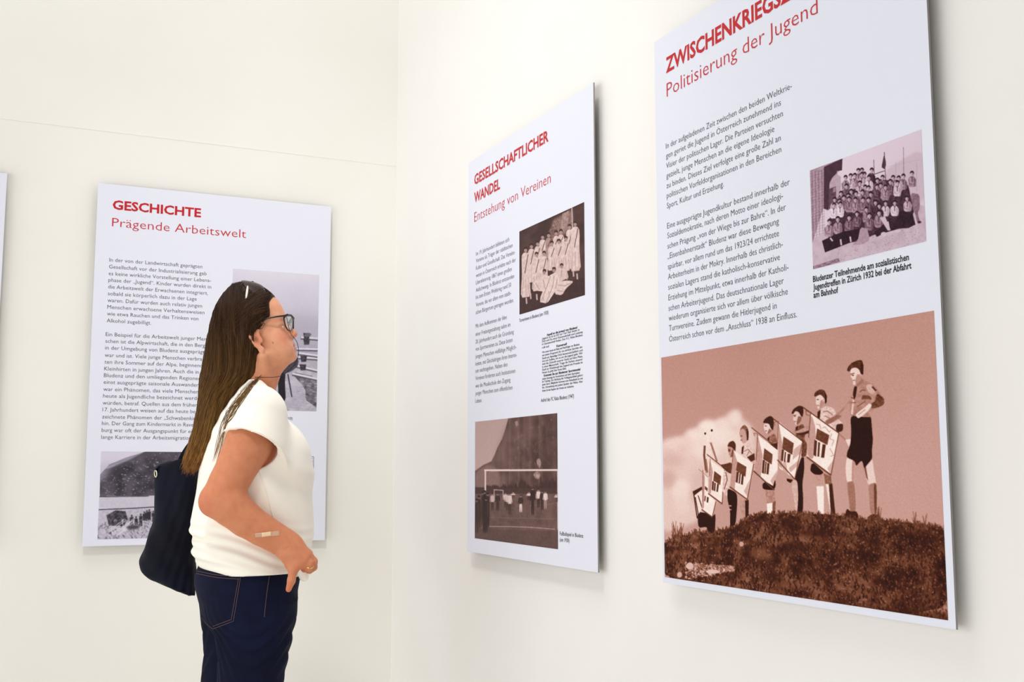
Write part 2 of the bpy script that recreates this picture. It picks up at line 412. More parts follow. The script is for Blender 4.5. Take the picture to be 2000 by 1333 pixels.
    flag(p, [(695, 362), (888, 508), (886, 700), (840, 850), (712, 772), (655, 702)], [(695, 362), (742, 560), (722, 772), (658, 700)], [(757, 488), (838, 548), (828, 645), (745, 592)], [[(742, 600), (764, 604), (752, 735), (732, 722)], [(768, 615), (780, 620), (770, 735), (757, 732)], [(786, 628), (808, 634), (797, 742), (776, 736)]], [((655, 708), (852, 888), 13), ((694, 352), (678, 600), 6)], [[(868, 720), (886, 690), (842, 846), (815, 800)]])
    p.line([(636, 292), (888, 492)], 8, .25); p.line([(690, 350), (655, 345), (665, 372)], 5, .35)
    # sixth
    p.fill([(1112, 575), (1142, 575), (1142, 700), (1122, 830), (1132, 980), (1126, 1112), (1070, 1112), (1082, 960), (1076, 830), (1048, 780)], .05)
    p.fill([(1035, 785), (1076, 800), (1084, 960), (1072, 1112), (1056, 1100), (1040, 950), (1018, 890)], .76, tex=.15)
    p.fill([(972, 778), (1035, 790), (1010, 822), (975, 802)], .08)
    p.fill([(1064, 288), (1130, 250), (1152, 300), (1195, 268), (1205, 330), (1155, 350), (1142, 400), (1172, 450), (1162, 560), (1118, 582), (1070, 400), (1050, 320)], .32, tex=.35); p.fill([(1058, 290), (1085, 268), (1072, 325)], .08)
    p.fill([(1028, 325), (1080, 322), (1190, 262), (1205, 312), (1120, 345), (1050, 352)], .62, tex=.2); p.fill([(1050, 345), (1130, 338), (1205, 308), (1200, 340), (1110, 365)], .15)
    p.fill([(1034, 168), (1060, 128), (1105, 160), (1124, 190), (1112, 228), (1076, 268), (1060, 264), (1048, 232), (1034, 212), (1040, 190)], .82); p.fill([(1085, 175), (1122, 190), (1112, 228), (1076, 268), (1068, 250)], .42)
    p.ell(1052, 180, 10, 5, .22); p.ell(1056, 232, 9, 5, .4); p.line([(1040, 172), (1066, 168)], 5, .25)
    p.fill([(1019, 152), (1040, 110), (1092, 78), (1132, 85), (1138, 140), (1126, 195), (1106, 172), (1094, 140), (1060, 128), (1036, 162)], .12, tex=.15)
    flag(p, [(895, 232), (1128, 420), (1110, 560), (1050, 782), (905, 682), (884, 600)], [(895, 232), (932, 450), (928, 690), (888, 640)], [(942, 375), (1042, 440), (1027, 552), (930, 492)], [[(927, 498), (948, 502), (937, 615), (918, 602)], [(955, 522), (968, 526), (958, 622), (945, 618)], [(982, 540), (1012, 545), (1000, 625), (976, 625)]], [((884, 600), (1050, 785), 11), ((1128, 420), (1050, 782), 8), ((894, 228), (882, 500), 5)], [[(1040, 500), (1118, 440), (1100, 540), (1030, 600)], [(990, 680), (1090, 600), (1075, 660), (1010, 720)], [(925, 640), (965, 600), (985, 740), (940, 720)]])
    p.line([(845, 205), (1130, 425)], 8, .22); p.line([(880, 232), (850, 240), (862, 268)], 5, .35)
    # seventh
    p.frame(1560, 690, 3.81)
    p.fill([(130, 915), (182, 912), (178, 960), (186, 1003), (135, 1003), (128, 960)], .66, tex=.2); p.fill([(134, 1000), (188, 1000), (188, 1202), (146, 1202)], .96)
    p.fill([(188, 905), (242, 925), (248, 985), (200, 985)], .42, tex=.2); p.fill([(203, 982), (232, 985), (246, 1202), (238, 1202)], .92); p.fill([(226, 985), (252, 980), (274, 1205), (240, 1208)], .14)
    p.fill([(95, 838), (112, 828), (168, 878), (188, 900), (166, 916), (120, 914), (87, 886)], .05)
    p.fill([(150, 440), (210, 402), (262, 420), (282, 450), (276, 490), (332, 530), (336, 572), (310, 602), (280, 600), (250, 560), (155, 520)], .8, tex=.2)
    p.fill([(285, 540), (335, 535), (333, 588), (300, 602), (278, 582)], .15); p.fill([(144, 450), (168, 432), (160, 500), (142, 490)], .1)
    p.line([(185, 450), (215, 442), (255, 470)], 6, .4); p.line([(200, 480), (240, 500)], 7, .5)
    p.fill([(130, 340), (160, 315), (190, 330), (198, 362), (190, 398), (160, 422), (146, 430), (140, 402), (130, 385), (133, 365)], .84); p.fill([(170, 360), (198, 362), (190, 398), (160, 425), (158, 400)], .6)
    p.ell(146, 358, 8, 4, .25); p.ell(148, 402, 8, 4, .45); p.ell(190, 362, 7, 13, .75)
    p.fill([(117, 332), (125, 304), (160, 281), (196, 288), (214, 330), (213, 375), (201, 392), (197, 350), (165, 318), (130, 338)], .22, tex=.2); p.fill([(196, 295), (214, 330), (212, 378), (201, 390)], .1)
    flag(p, [(95, 458), (302, 606), (285, 720), (242, 918), (160, 850), (64, 785), (75, 640)], [(95, 458), (133, 575), (115, 805), (66, 780), (75, 640)], [(140, 572), (232, 622), (216, 695), (128, 650)], [[(120, 655), (140, 665), (132, 782), (112, 768)], [(148, 672), (162, 678), (155, 782), (141, 780)], [(180, 688), (205, 692), (192, 790), (168, 788)]], [((64, 785), (242, 918), 12), ((302, 606), (242, 918), 7), ((93, 450), (76, 640), 6)], [[(215, 870), (262, 800), (242, 915)]])
    for q in ([(135, 540), (160, 545), (170, 580)], [(180, 570), (200, 560), (230, 600), (240, 585)], [(250, 610), (235, 650), (265, 660), (250, 700)], [(235, 720), (262, 770), (240, 780)]): p.line(q, 4, .55)
    p.line([(30, 412), (302, 606)], 8, .25); p.line([(90, 455), (55, 440), (60, 470), (85, 478)], 5, .35)
    p.line([(308, 615), (385, 688)], 12, .55); p.fill([(350, 655), (402, 648), (400, 690), (378, 712)], .9); p.line([(380, 712), (402, 650)], 5, .3)
    # tall boy on the right
    p.fill([(360, 780), (428, 795), (412, 880), (410, 968), (360, 972), (350, 870)], .88); p.fill([(400, 800), (428, 798), (412, 880), (410, 968), (396, 966)], .62)
    p.fill([(476, 810), (520, 830), (551, 790), (562, 880), (577, 960), (577, 988), (520, 992), (504, 930)], .85); p.fill([(476, 810), (500, 830), (520, 960), (506, 935)], .35)
    p.fill([(360, 968), (412, 960), (424, 1060), (426, 1192), (384, 1196), (370, 1060)], .5, tex=.1); p.fill([(520, 988), (578, 968), (584, 1060), (580, 1205), (534, 1208), (525, 1060)], .55, tex=.1); p.fill([(560, 985), (579, 975), (584, 1060), (580, 1205), (566, 1206)], .3)
    p.fill([(343, 1218), (360, 1162), (386, 1186), (430, 1183), (446, 1215), (440, 1245), (350, 1242)], .12, tex=.15); p.fill([(500, 1272), (518, 1222), (550, 1203), (596, 1208), (602, 1244), (560, 1252), (522, 1288)], .25, tex=.3); p.fill([(502, 1272), (516, 1238), (530, 1240), (520, 1284)], .8)
    p.fill([(388, 470), (542, 470), (549, 560), (557, 660), (548, 730), (551, 795), (520, 832), (490, 868), (478, 815), (465, 812), (430, 852), (420, 812), (358, 785), (366, 740), (386, 700), (396, 600)], .04)
    p.fill([(424, 250), (490, 212), (542, 234), (578, 255), (602, 300), (642, 345), (646, 382), (620, 408), (560, 432), (522, 452), (536, 472), (540, 490), (388, 478), (384, 440), (384, 372), (346, 425), (300, 482), (252, 528), (215, 545), (196, 522), (230, 500), (300, 455), (368, 385), (386, 362), (408, 300)], .58, tex=.22, cell=6)
    p.fill([(545, 238), (582, 290), (556, 320), (520, 300), (505, 250)], .74, tex=.1); p.fill([(585, 310), (642, 348), (642, 392), (600, 415), (548, 425), (542, 385), (575, 370)], .32, tex=.25); p.line([(555, 262), (580, 290)], 14, .22); p.line([(592, 320), (625, 345)], 14, .2)
    p.fill([(480, 320), (540, 330), (552, 360), (500, 350), (470, 360)], .25, alpha=.8); p.line([(460, 300), (480, 285), (500, 290)], 6, .3); p.line([(440, 410), (500, 370)], 9, .4)
    p.fill([(418, 258), (442, 258), (430, 335), (415, 365), (408, 320)], .1); p.fill([(410, 330), (418, 365), (408, 470), (392, 465)], .82); p.line([(395, 340), (415, 350)], 8, .3); p.line([(400, 380), (430, 380)], 6, .3)
    p.fill([(425, 470), (450, 448), (490, 420), (532, 382), (552, 398), (522, 442), (470, 484), (445, 498)], .88); p.line([(450, 470), (500, 430)], 6, .6); p.fill([(200, 515), (235, 498), (300, 470), (330, 480), (260, 528), (215, 542)], .4, alpha=.7)
    p.fill([(430, 235), (470, 195), (492, 212), (488, 232), (440, 265)], .5)
    p.fill([(387, 150), (400, 126), (430, 118), (455, 130), (467, 160), (480, 178), (470, 206), (455, 226), (430, 242), (415, 250), (407, 236), (412, 225), (402, 212), (405, 200), (391, 190), (397, 175)], .86); p.fill([(440, 165), (480, 178), (470, 206), (455, 226), (430, 242), (425, 220)], .6)
    p.line([(394, 168), (420, 162)], 6, .2); p.ell(409, 177, 9, 4, .15); p.line([(406, 216), (424, 212)], 5, .3); p.ell(468, 170, 8, 14, .72)
    p.fill([(364, 142), (372, 114), (400, 84), (440, 66), (476, 62), (487, 90), (489, 142), (482, 178), (466, 162), (455, 132), (430, 118), (400, 124), (384, 152)], .18, tex=.3); p.fill([(470, 75), (488, 100), (486, 170), (470, 160)], .08)
    for i in range(7): p.line([(385 + i * 13, 128 - i * 5), (398 + i * 13, 92 - i * 3)], 3, .42, alpha=.7)
    # hill
    p.frame(1270, 900, 3.279)
    top = [(80, 560), (95, 545), (150, 492), (200, 480), (240, 490), (300, 456), (340, 470), (400, 466), (470, 450), (540, 430), (590, 398), (640, 364), (720, 345), (800, 350), (870, 340), (960, 346), (1060, 350), (1150, 350), (1260, 365), (1340, 376), (1400, 386), (1480, 385), (1600, 396), (1700, 406), (1800, 418), (1900, 442)]
    p.fill(top + [(1930, 1040), (80, 780)], .22, tex=.12, cell=30)
    def bladepatch(n, box, lo, hi, lmin, lmax, wd):
        for i in range(n):
            x = RND.uniform(box[0], box[2]); y = RND.uniform(box[1], box[3])
            yt = np.interp(x, [q[0] for q in top], [q[1] for q in top])
            yb = 750 + (x - 95) * .153
            if y < yt or y > yb: continue
            L = RND.uniform(lmin, lmax); a = RND.uniform(-.6, .6)
            p.line([(x, y), (x + L * math.sin(a), y - L * math.cos(a))], wd, RND.uniform(lo, hi), alpha=.75)
    def at_top(n):
        for i in range(n):
            x = RND.uniform(100, 1900); y = np.interp(x, [q[0] for q in top], [q[1] for q in top]) + RND.uniform(0, 12)
            L = RND.uniform(8, 26); a = RND.uniform(-.5, .5)
            p.line([(x, y), (x + L * math.sin(a), y - L * math.cos(a))], 5, RND.uniform(.12, .4), alpha=.8)
    n_ = fbm(p.h, p.w, 22, 11, 4); g = np.zeros_like(p.t); r = p._mask(p.to(top + [(1930, 1040), (80, 780)])); g[r[1], r[2]] = r[0]
    xg = np.mgrid[0:p.h, 0:p.w][1] / p.w
    p.t += g * ((n_ - .5) * .5 + .05 * np.clip(.7 - xg, -1, 1))
    bladepatch(3400, (90, 330, 1900, 1040), .0, .14, 8, 28, 7)
    bladepatch(2300, (90, 340, 1900, 1040), .26, .46, 5, 14, 6)
    bladepatch(800, (90, 340, 1900, 1040), .45, .70, 3, 8, 5)
    at_top(420)
    for x, y, rx, ry in [(620, 595, 35, 40), (910, 430, 60, 25), (930, 560, 90, 35), (1050, 470, 90, 30), (560, 690, 40, 18), (790, 630, 50, 30), (1010, 715, 90, 14), (1500, 980, 260, 30), (1800, 1000, 120, 40)]:
        p.ell(x, y, rx, ry, .08, soft=4, alpha=.6)
    for x, y, rx, ry in [(700, 600, 60, 40), (760, 620, 30, 20), (580, 560, 14, 40)]: p.ell(x, y, rx, ry, .5, soft=4, alpha=.5)
    for i in range(700):
        x = RND.uniform(225, 540); y = 655 + RND.uniform(0, 115) * (1 - (x - 225) / 420) + (x - 225) * .08
        p.ell(x, y, RND.uniform(2, 6), RND.uniform(2, 5), RND.uniform(.3, .85))
    p.ell(255, 680, 24, 22, .78); p.ell(190, 735, 16, 18, .72); p.ell(585, 540, 14, 16, .7); p.ell(400, 715, 40, 14, .8)
    for x, y in [(150, 480), (165, 470), (185, 478), (205, 470), (1690, 400), (1760, 410), (1470, 380), (1460, 372)]:
        for k in range(6): p.line([(x + RND.uniform(-8, 8), y + 20), (x + RND.uniform(-18, 18), y - RND.uniform(20, 75))], 4, .3, alpha=.7)
    return p

def paint_group():
    p = Pic([(1583.4, 333), (1803.6, 253.5), (1812.6, 472.6), (1588.8, 529)], 270, 236, MAUVE, .88)
    p.frame(1570, 240, 3.704)
    yy, xx = np.mgrid[0:p.h, 0:p.w] / np.array([p.h, p.w]).reshape(2, 1, 1); p.t += .05 * (1 - yy) - .06 * xx
    p.fill([(600, 350), (690, 290), (770, 245), (830, 208), (890, 235), (895, 600), (620, 560)], .76, soft=2)
    for x in (680, 830): p.line([(x, 290), (x, 500)], 3, .62)
    p.line([(735, 180), (737, 420)], 5, .5); p.line([(620, 320), (860, 270)], 2, .65)
    p.fill([(45, 330), (290, 255), (288, 340), (255, 360), (250, 470), (260, 560), (180, 640), (150, 620), (60, 900)], .6, tex=.25, sharp=True)
    for i in range(9): p.line([(55 + i * 12, 345), (62 + i * 12, 860)], 4, .36 if i % 2 else .66, alpha=.8)
    for i in range(26): p.line([(52, 370 + i * 20), (160, 340 + i * 20)], 3, .4, alpha=.5)
    p.fill([(155, 320), (292, 258), (288, 345), (252, 350), (240, 385), (196, 450), (188, 635), (152, 625)], .2, tex=.1, sharp=True)
    p.fill([(196, 440), (215, 400), (245, 370), (278, 390), (280, 560), (190, 600)], .68, tex=.1, sharp=True)
    p.fill([(190, 480), (243, 462), (245, 600), (190, 630)], .3, tex=.15); p.fill([(222, 475), (240, 468), (240, 500), (222, 506)], .55)
    p.fill([(60, 860), (170, 790), (500, 700), (905, 560), (920, 900), (60, 1090)], .74, tex=.12, cell=10)
    for i in range(500):
        x = RND.uniform(250, 900); y = RND.uniform(700, 1000); p.ell(x, y, 4, 3, RND.uniform(.45, .8), alpha=.7)
    p.fill([(60, 1050), (260, 985), (270, 1010), (70, 1080)], .5, tex=.4)
    p.line([(520, 270), (523, 400)], 5, .35); p.line([(597, 215), (606, 430)], 5, .2); p.fill([(596, 225), (611, 300), (600, 340), (585, 330), (575, 325)], .22)
    p.line([(490, 385), (600, 350)], 5, .2)
    p.fill([(300, 470), (420, 400), (520, 400), (620, 420), (760, 410), (820, 700), (600, 780), (420, 860), (180, 900), (200, 640)], .18, tex=.3)
    rows = [(410, 350, .6), (433, 347, .6), (502, 347, .25), (352, 388, .82), (380, 385, .6), (432, 378, .75), (455, 376, .85), (315, 400, .6), (485, 400, .9),
            (640, 430, .4), (663, 402, .6), (698, 405, .8), (733, 392, .55), (797, 372, .58), (545, 420, .45), (580, 400, .5),
            (318, 462, .4), (415, 440, .75), (455, 470, .45), (485, 475, .5), (540, 465, .35), (568, 455, .62), (605, 470, .6), (690, 440, .82), (280, 515, .5), (330, 530, .5), (390, 515, .5), (437, 505, .55), (358, 500, .45), (500, 520, .4),
            (300, 545, .5), (232, 560, .8), (268, 570, .8), (340, 555, .55), (385, 560, .6), (480, 560, .4), (530, 580, .25), (440, 560, .5),
            (225, 600, .95), (272, 592, .95), (560, 605, .3), (602, 585, .85), (670, 583, .85), (762, 550, .72), (465, 630, .55), (395, 662, .45), (555, 650, .5)]
    for x, y, t in sorted(rows, key=lambda r: r[1]): person_blob(p, x, y, 31, t)
    p.fill([(785, 510), (850, 520), (852, 620), (835, 660), (858, 730), (835, 735), (818, 660), (800, 620)], .45, tex=.2); p.ell(848, 722, 14, 9, .15)
    for x, y, t in [(335, 690, .5), (485, 675, .5), (255, 702, .62), (190, 722, .62), (555, 655, .55)]: person_blob(p, x, y, 35, t)
    p.fill([(138, 860), (200, 830), (300, 790), (420, 770), (415, 840), (350, 870), (250, 910), (160, 945)], .08, tex=.12, sharp=True)
    p.fill([(520, 800), (640, 690), (650, 760), (720, 640), (800, 660), (820, 740), (770, 765), (700, 770), (600, 800), (540, 830)], .1, tex=.15, sharp=True)
    for q in [[(200, 840), (215, 860)], [(275, 850), (280, 890)], [(345, 830), (350, 865)], [(620, 720), (630, 780)]]: p.line(q, 12, .8)
    p.fill([(420, 760), (470, 770), (490, 850), (440, 885), (350, 890), (400, 860)], .62, tex=.15)
    p.ell(590, 812, 22, 18, .8); p.ell(640, 800, 26, 12, .78, rot=-20); p.ell(690, 788, 22, 9, .82, rot=-10)
    p.fill([(560, 690), (600, 680), (640, 780), (620, 785)], .78)
    return p

def paint_gymnasts():
    p = Pic([(1015, 459.5), (1143.3, 400.3), (1143.3, 585.5), (1015, 624)], 220, 230, BROWN, .2)
    p.frame(900, 150, 2.721)
    p.t = .2 + .2 * (fbm(p.h, p.w, 30, 21) - .5)
    p.fill([(480, 790), (560, 740), (600, 720), (600, 830), (520, 880)], .5, tex=.3, soft=3)
    p.line([(595, 710), (598, 820)], 6, .75); p.fill([(545, 745), (580, 730), (570, 830), (530, 850)], .6, tex=.3); p.fill([(465, 850), (500, 790), (520, 840), (490, 890)], .45, tex=.5)
    p.fill([(313, 1150), (662, 1090), (662, 1190), (313, 1295)], .16, tex=.12)
    def w(x, y, h, wd, t=.84):
        p.fill([(x - wd * .25, y + 14), (x + wd * .25, y + 14), (x + wd * .5, y + 34), (x + wd * .45, y + h * .55), (x + wd * .62, y + h), (x - wd * .62, y + h + 8), (x - wd * .45, y + h * .55), (x - wd * .5, y + 34)], t, tex=.22, cell=6)
        p.line([(x + wd * .3, y + 25), (x - wd * .1, y + h * .5)], 3.5, .25)
        for k in (-.3, 0, .3): p.line([(x + k * wd, y + h * .6), (x + k * wd * 1.5, y + h)], 2.5, .6, alpha=.7)
        p.ell(x, y, 9, 13, .62); p.fill([(x - 10, y + 2), (x - 9, y - 12), (x, y - 17), (x + 9, y - 12), (x + 10, y + 3), (x + 5, y - 6), (x - 5, y - 6)], .1)
    for a in [(438, 872, 150, 40), (470, 862, 120, 36, .6), (510, 852, 120, 36), (536, 845, 120, 38), (582, 818, 190, 40), (612, 802, 250, 48), (411, 908, 160, 38), (378, 922, 190, 40), (347, 942, 250, 44), (562, 882, 170, 42), (525, 898, 150, 40), (487, 908, 140, 42), (405, 968, 190, 42), (445, 962, 180, 40)]: w(*a)
    p.fill([(385, 1110), (470, 1070), (500, 1140), (470, 1170), (400, 1160)], .85, tex=.2); p.fill([(500, 1060), (560, 1020), (575, 1090), (520, 1120)], .82, tex=.2)
    p.ell(498, 1050, 10, 14, .6); p.fill([(470, 1080), (510, 1060), (530, 1110), (500, 1170), (460, 1230), (415, 1220)], .88, tex=.2); p.fill([(500, 1120), (560, 1105), (605, 1110), (560, 1150), (540, 1185), (500, 1180)], .86, tex=.2)
    for q in [[(478, 1085), (455, 1150), (430, 1215)], [(498, 1080), (490, 1140), (455, 1225)], [(515, 1100), (505, 1150)], [(520, 1130), (555, 1135), (590, 1118)], [(515, 1160), (545, 1165)], [(400, 1120), (420, 1155)], [(440, 1105), (450, 1150)], [(540, 1050), (535, 1090)]]: p.line(q, 4, .58, alpha=.8)
    p.ell(446, 1062, 9, 12, .6); p.fill([(436, 1060), (440, 1045), (455, 1045), (458, 1062), (448, 1054)], .12); p.fill([(488, 1050), (490, 1034), (506, 1034), (509, 1052), (498, 1042)], .12)
    p.ell(538, 1030, 9, 12, .6); p.fill([(528, 1028), (532, 1014), (546, 1014), (549, 1030), (540, 1022)], .12)
    for x, y in [(350, 1215), (372, 1190), (405, 1195), (440, 1200), (470, 1180), (565, 1085), (620, 1085), (600, 1070)]: p.line([(x, y - 15), (x + 2, y + 14)], 8, .75)
    return p

def paint_football():
    p = Pic([(929.5, 831.6), (1089.4, 815), (1089.4, 1075.3), (929.5, 1053)], 230, 260, BROWN, .72)
    p.frame(900, 620, 2.614)
    yy, xx = np.mgrid[0:p.h, 0:p.w] / np.array([p.h, p.w]).reshape(2, 1, 1); p.t = .7 + .1 * yy
    p.fill([(250, 520), (420, 490), (600, 440), (600, 900), (500, 980), (30, 980), (40, 830), (77, 800), (120, 770), (160, 752), (178, 715), (192, 680), (214, 640), (232, 585)], .33, tex=.16, cell=26, sharp=True)
    st = value_noise(p.h, p.w, 14, 77) * .5 + np.repeat(value_noise(1, p.w, 5, 78), p.h, 0) * .5; mk = p._mask(p.to([(250, 520), (420, 490), (600, 440), (600, 900), (160, 900), (160, 752), (192, 680), (214, 640), (232, 585)])); p.t[mk[1], mk[2]] += mk[0] * (st[mk[1], mk[2]] - .5) * .22
    p.fill([(235, 560), (330, 540), (300, 800), (180, 790), (190, 690)], .44, alpha=.35, soft=8); p.fill([(430, 500), (520, 490), (520, 800), (420, 800)], .2, alpha=.4, soft=8)
    for k in range(40):
        x, y = RND.uniform(250, 480), RND.uniform(540, 790); p.ell(x, y, RND.uniform(2, 7), RND.uniform(3, 10), RND.uniform(.4, .55), alpha=.35)
    p.fill([(80, 800), (150, 762), (200, 800), (200, 890), (77, 890)], .5, tex=.1, soft=3)
    for i in range(26): p.line([(RND.uniform(260, 480), RND.uniform(540, 640)), (RND.uniform(240, 470), RND.uniform(660, 780))], 5, RND.uniform(.28, .45), alpha=.25)
    p.fill([(278, 555), (292, 548), (298, 572), (285, 580)], .55, tex=.2); p.fill([(388, 745), (402, 735), (412, 760), (404, 790), (390, 770)], .58, tex=.4); p.fill([(370, 815), (392, 800), (408, 820), (398, 842), (380, 838)], .6, tex=.4)
    for x in range(130, 500, 9):
        h = RND.uniform(20, 45) + (35 if 300 < x < 335 or x > 400 else 0); p.fill([(x - 9, 900), (x - 5, 900 - h * .6), (x, 900 - h), (x + 6, 900 - h * .6), (x + 10, 900)], RND.uniform(.14, .22))
    p.fill([(77, 880), (500, 890), (500, 925), (77, 920)], .22, tex=.1); p.fill([(77, 912), (500, 915), (500, 1200), (77, 1140)], .36, tex=.14, cell=14)
    for i in range(900):
        x, y = RND.uniform(77, 497), RND.uniform(920, 1190); p.line([(x, y), (x + 5, y - 1)], 3, RND.uniform(.22, .5), alpha=.6)
    p.fill([(77, 1085), (500, 1100), (500, 1200), (77, 1140)], .28, alpha=.55, tex=.12)
    p.line([(150, 1074), (250, 1075), (360, 1080), (480, 1090)], 3, .75); p.line([(150, 1030), (500, 1040)], 2, .5); p.line([(350, 975), (500, 960)], 2, .5)
    p.line([(130, 795), (130, 900)], 8, .9); p.line([(126, 796), (497, 797)], 9, .95); p.line([(494, 800), (494, 1090)], 5, .85)
    p.line([(174, 945), (174, 893), (219, 896), (219, 930)], 3.5, .85)
    def pl(x, y, h, top, bot):
        p.ell(x, y, 5, 6, .62); p.ell(x, y - 3, 5, 4, .15); p.line([(x - 8, y + 12), (x - 12, y + h * .45)], 4, top - .1); p.line([(x + 8, y + 12), (x + 11, y + h * .42)], 4, top - .1); p.fill([(x - 9, y + 7), (x + 9, y + 7), (x + 7, y + h * .5), (x - 7, y + h * .5)], top); p.fill([(x - 7, y + h * .48), (x + 7, y + h * .48), (x + 6, y + h), (x + 1, y + h), (x, y + h * .6), (x - 2, y + h), (x - 7, y + h)], bot)
    for a in [(166, 915, 80, .8, .2), (192, 915, 80, .15, .15), (232, 910, 70, .9, .2), (240, 915, 80, .85, .2), (253, 915, 100, .9, .2), (308, 925, 80, .15, .9), (349, 905, 40, .9, .2), (368, 890, 130, .1, .1), (397, 895, 90, .9, .15), (415, 905, 90, .15, .15), (432, 905, 85, .92, .6), (270, 905, 30, .9, .3), (488, 915, 40, .8, .3)]: pl(*a)
    for x, y, h in [(98, 930, 150), (88, 945, 160), (118, 910, 160), (127, 905, 200), (142, 915, 165), (134, 940, 165)]:
        tn = RND.uniform(.05, .2); p.ell(x, y, 6, 8, .5); p.ell(x, y - 4, 7, 6, .08); p.fill([(x - 9, y + 9), (x + 9, y + 9), (x + 10, y + h * .55), (x + 7, y + h), (x + 2, y + h), (x, y + h * .6), (x - 3, y + h), (x - 8, y + h), (x - 10, y + h * .5)], tn, tex=.06); p.line([(x + 8, y + 14), (x + 9, y + h * .5)], 2.5, tn + .15)
    return p

def paint_alp_path():
    p = Pic([(455, 523), (623, 536.4), (618.5, 803.5), (447, 797)], 200, 310, GREYV, .85)
    p.frame(330, 530, 3.603)
    yy, xx = np.mgrid[0:p.h, 0:p.w] / np.array([p.h, p.w]).reshape(2, 1, 1)
    p.t = .90 - .22 * np.clip(yy * 1.9, 0, 1) + .06 * (fbm(p.h, p.w, 50, 31) - .5)
    p.fill([(420, 330), (700, 310), (1050, 300), (1050, 430), (900, 470), (420, 560)], .66, alpha=.5, soft=10)
    p.fill([(420, 650), (700, 640), (1045, 640), (1045, 985), (420, 975)], .72, tex=.16, cell=12)
    p.fill([(850, 700), (1045, 740), (1045, 960), (1000, 930), (960, 900), (960, 820)], .42, tex=.5, cell=7)
    p.fill([(420, 600), (720, 610), (640, 820), (420, 860)], .5, tex=.3)
    for a in [[(930, 465), (1045, 475)], [(900, 545), (1045, 550)], [(870, 600), (1045, 615)], [(860, 655), (1045, 700)], [(870, 720), (1045, 760)], [(910, 575), (1045, 595)]]:
        p.line(a, 24, .3, alpha=.8); p.line([(a[0][0], a[0][1] - 5), (a[1][0], a[1][1] - 5)], 13, .9)
    for x, y in [(965, 450), (965, 490), (945, 610), (940, 670)]: p.fill([(x - 22, y - 20), (x + 25, y - 18), (x + 20, y + 22), (x - 15, y + 24)], .22, tex=.3)
    p.ell(975, 445, 26, 12, .4, rot=-10)
    for i in range(260):
        x = RND.uniform(640, 1040); y = RND.uniform(760, 980); p.line([(x, y), (x + RND.uniform(8, 26), y + RND.uniform(-4, 4))], 4, RND.uniform(.5, .88), alpha=.6)
    # walker seen from behind with a stick
    p.fill([(640, 640), (760, 560), (860, 560), (912, 620), (905, 665), (860, 700), (800, 720), (740, 760), (660, 760)], .24, tex=.2)
    p.fill([(700, 740), (820, 705), (815, 780), (822, 905), (785, 910), (770, 870), (765, 760)], .08, tex=.08); p.fill([(690, 740), (735, 760), (730, 822), (700, 830)], .06)
    p.line([(836, 720), (864, 878)], 9, .2); p.ell(720, 520, 60, 70, .3)
    return p

def paint_alp_hut():
    p = Pic([(197.3, 877), (505, 887), (500, 1053.5), (191, 1047.7)], 330, 200, GREYV, .86)
    p.frame(150, 680, 3.174)
    p.fill([(145, 770), (200, 710), (300, 670), (420, 635), (560, 628), (1150, 640), (1150, 905), (470, 910), (145, 905)], .26, tex=.3, cell=20, sharp=True)
    p.fill([(145, 700), (250, 690), (200, 760), (145, 830)], .7, alpha=.6, soft=6); p.fill([(150, 740), (300, 665), (420, 635), (330, 680), (210, 730)], .75, alpha=.6, soft=1)
    for i in range(700):
        x, y = RND.uniform(150, 1120), RND.uniform(640, 905)
        if y < 780 - (x - 150) * .45: continue
        p.ell(x, y, RND.uniform(1.5, 6), RND.uniform(1, 3), RND.uniform(.4, .85), rot=RND.uniform(-40, 10), alpha=.8)
    p.fill([(142, 900), (440, 912), (800, 912), (800, 985), (142, 985)], .78, tex=.1, cell=4); p.line([(142, 906), (440, 912)], 5, .25)
    p.line([(138, 984), (330, 984), (480, 980), (800, 985)], 7, .28)
    p.fill([(135, 988), (1130, 988), (1125, 1190), (130, 1168)], .72, tex=.2)
    p.fill([(185, 1020), (240, 992), (300, 1000), (315, 1050), (290, 1090), (200, 1085)], .25, tex=.5, sharp=True); p.fill([(135, 1000), (180, 1000), (190, 1070), (135, 1075)], .75, tex=.2)
    for x, y, h in [(338, 1030, 60), (393, 1025, 70), (430, 1005, 60), (445, 1000, 60), (415, 1012, 50), (365, 1040, 45), (470, 1010, 60)]:
        p.ell(x, y, 6, 8, .3); p.fill([(x - 11, y + 8), (x + 10, y + 8), (x + 9, y + h), (x - 9, y + h)], .15)
    for i in range(380):
        x, y = RND.uniform(132, 700), RND.uniform(1050, 1175); p.line([(x, y), (x + RND.uniform(-14, 14), y - RND.uniform(3, 22))], 3.5, RND.uniform(.12, .85), alpha=.75)
    for i in range(14): p.line([(RND.uniform(200, 300), RND.uniform(1100, 1165)), (RND.uniform(270, 360), RND.uniform(1040, 1110))], 4, .92, alpha=.7)
    p.ell(345, 1100, 40, 14, .25, soft=2)
    return p
# ---------------------------------------------------------------- exhibition panels
m_board = mat('panel_print_white', srgb(229, 231, 244), 0.4, 0.15)
m_edge = mat('panel_core_grey', srgb(150, 146, 142), 0.6, 0.3)
m_red = mat('ink_red', srgb(193, 28, 36), 0.5, 0.3)
m_red2 = mat('ink_red_light', srgb(198, 44, 52), 0.5, 0.3)
m_ink = mat('ink_grey', srgb(74, 74, 82), 0.5, 0.3)
m_black = mat('ink_black', srgb(30, 30, 34), 0.5, 0.3)
m_photo = attr_mat('photo_print', 0.45, 0.08)
m_spacer = mat('aluminium_spacer', srgb(150, 150, 150), 0.35, 0.5, Metallic=1.0)
BW, BH, BT = 0.80, 1.20, 0.004
CAPH = 0.682

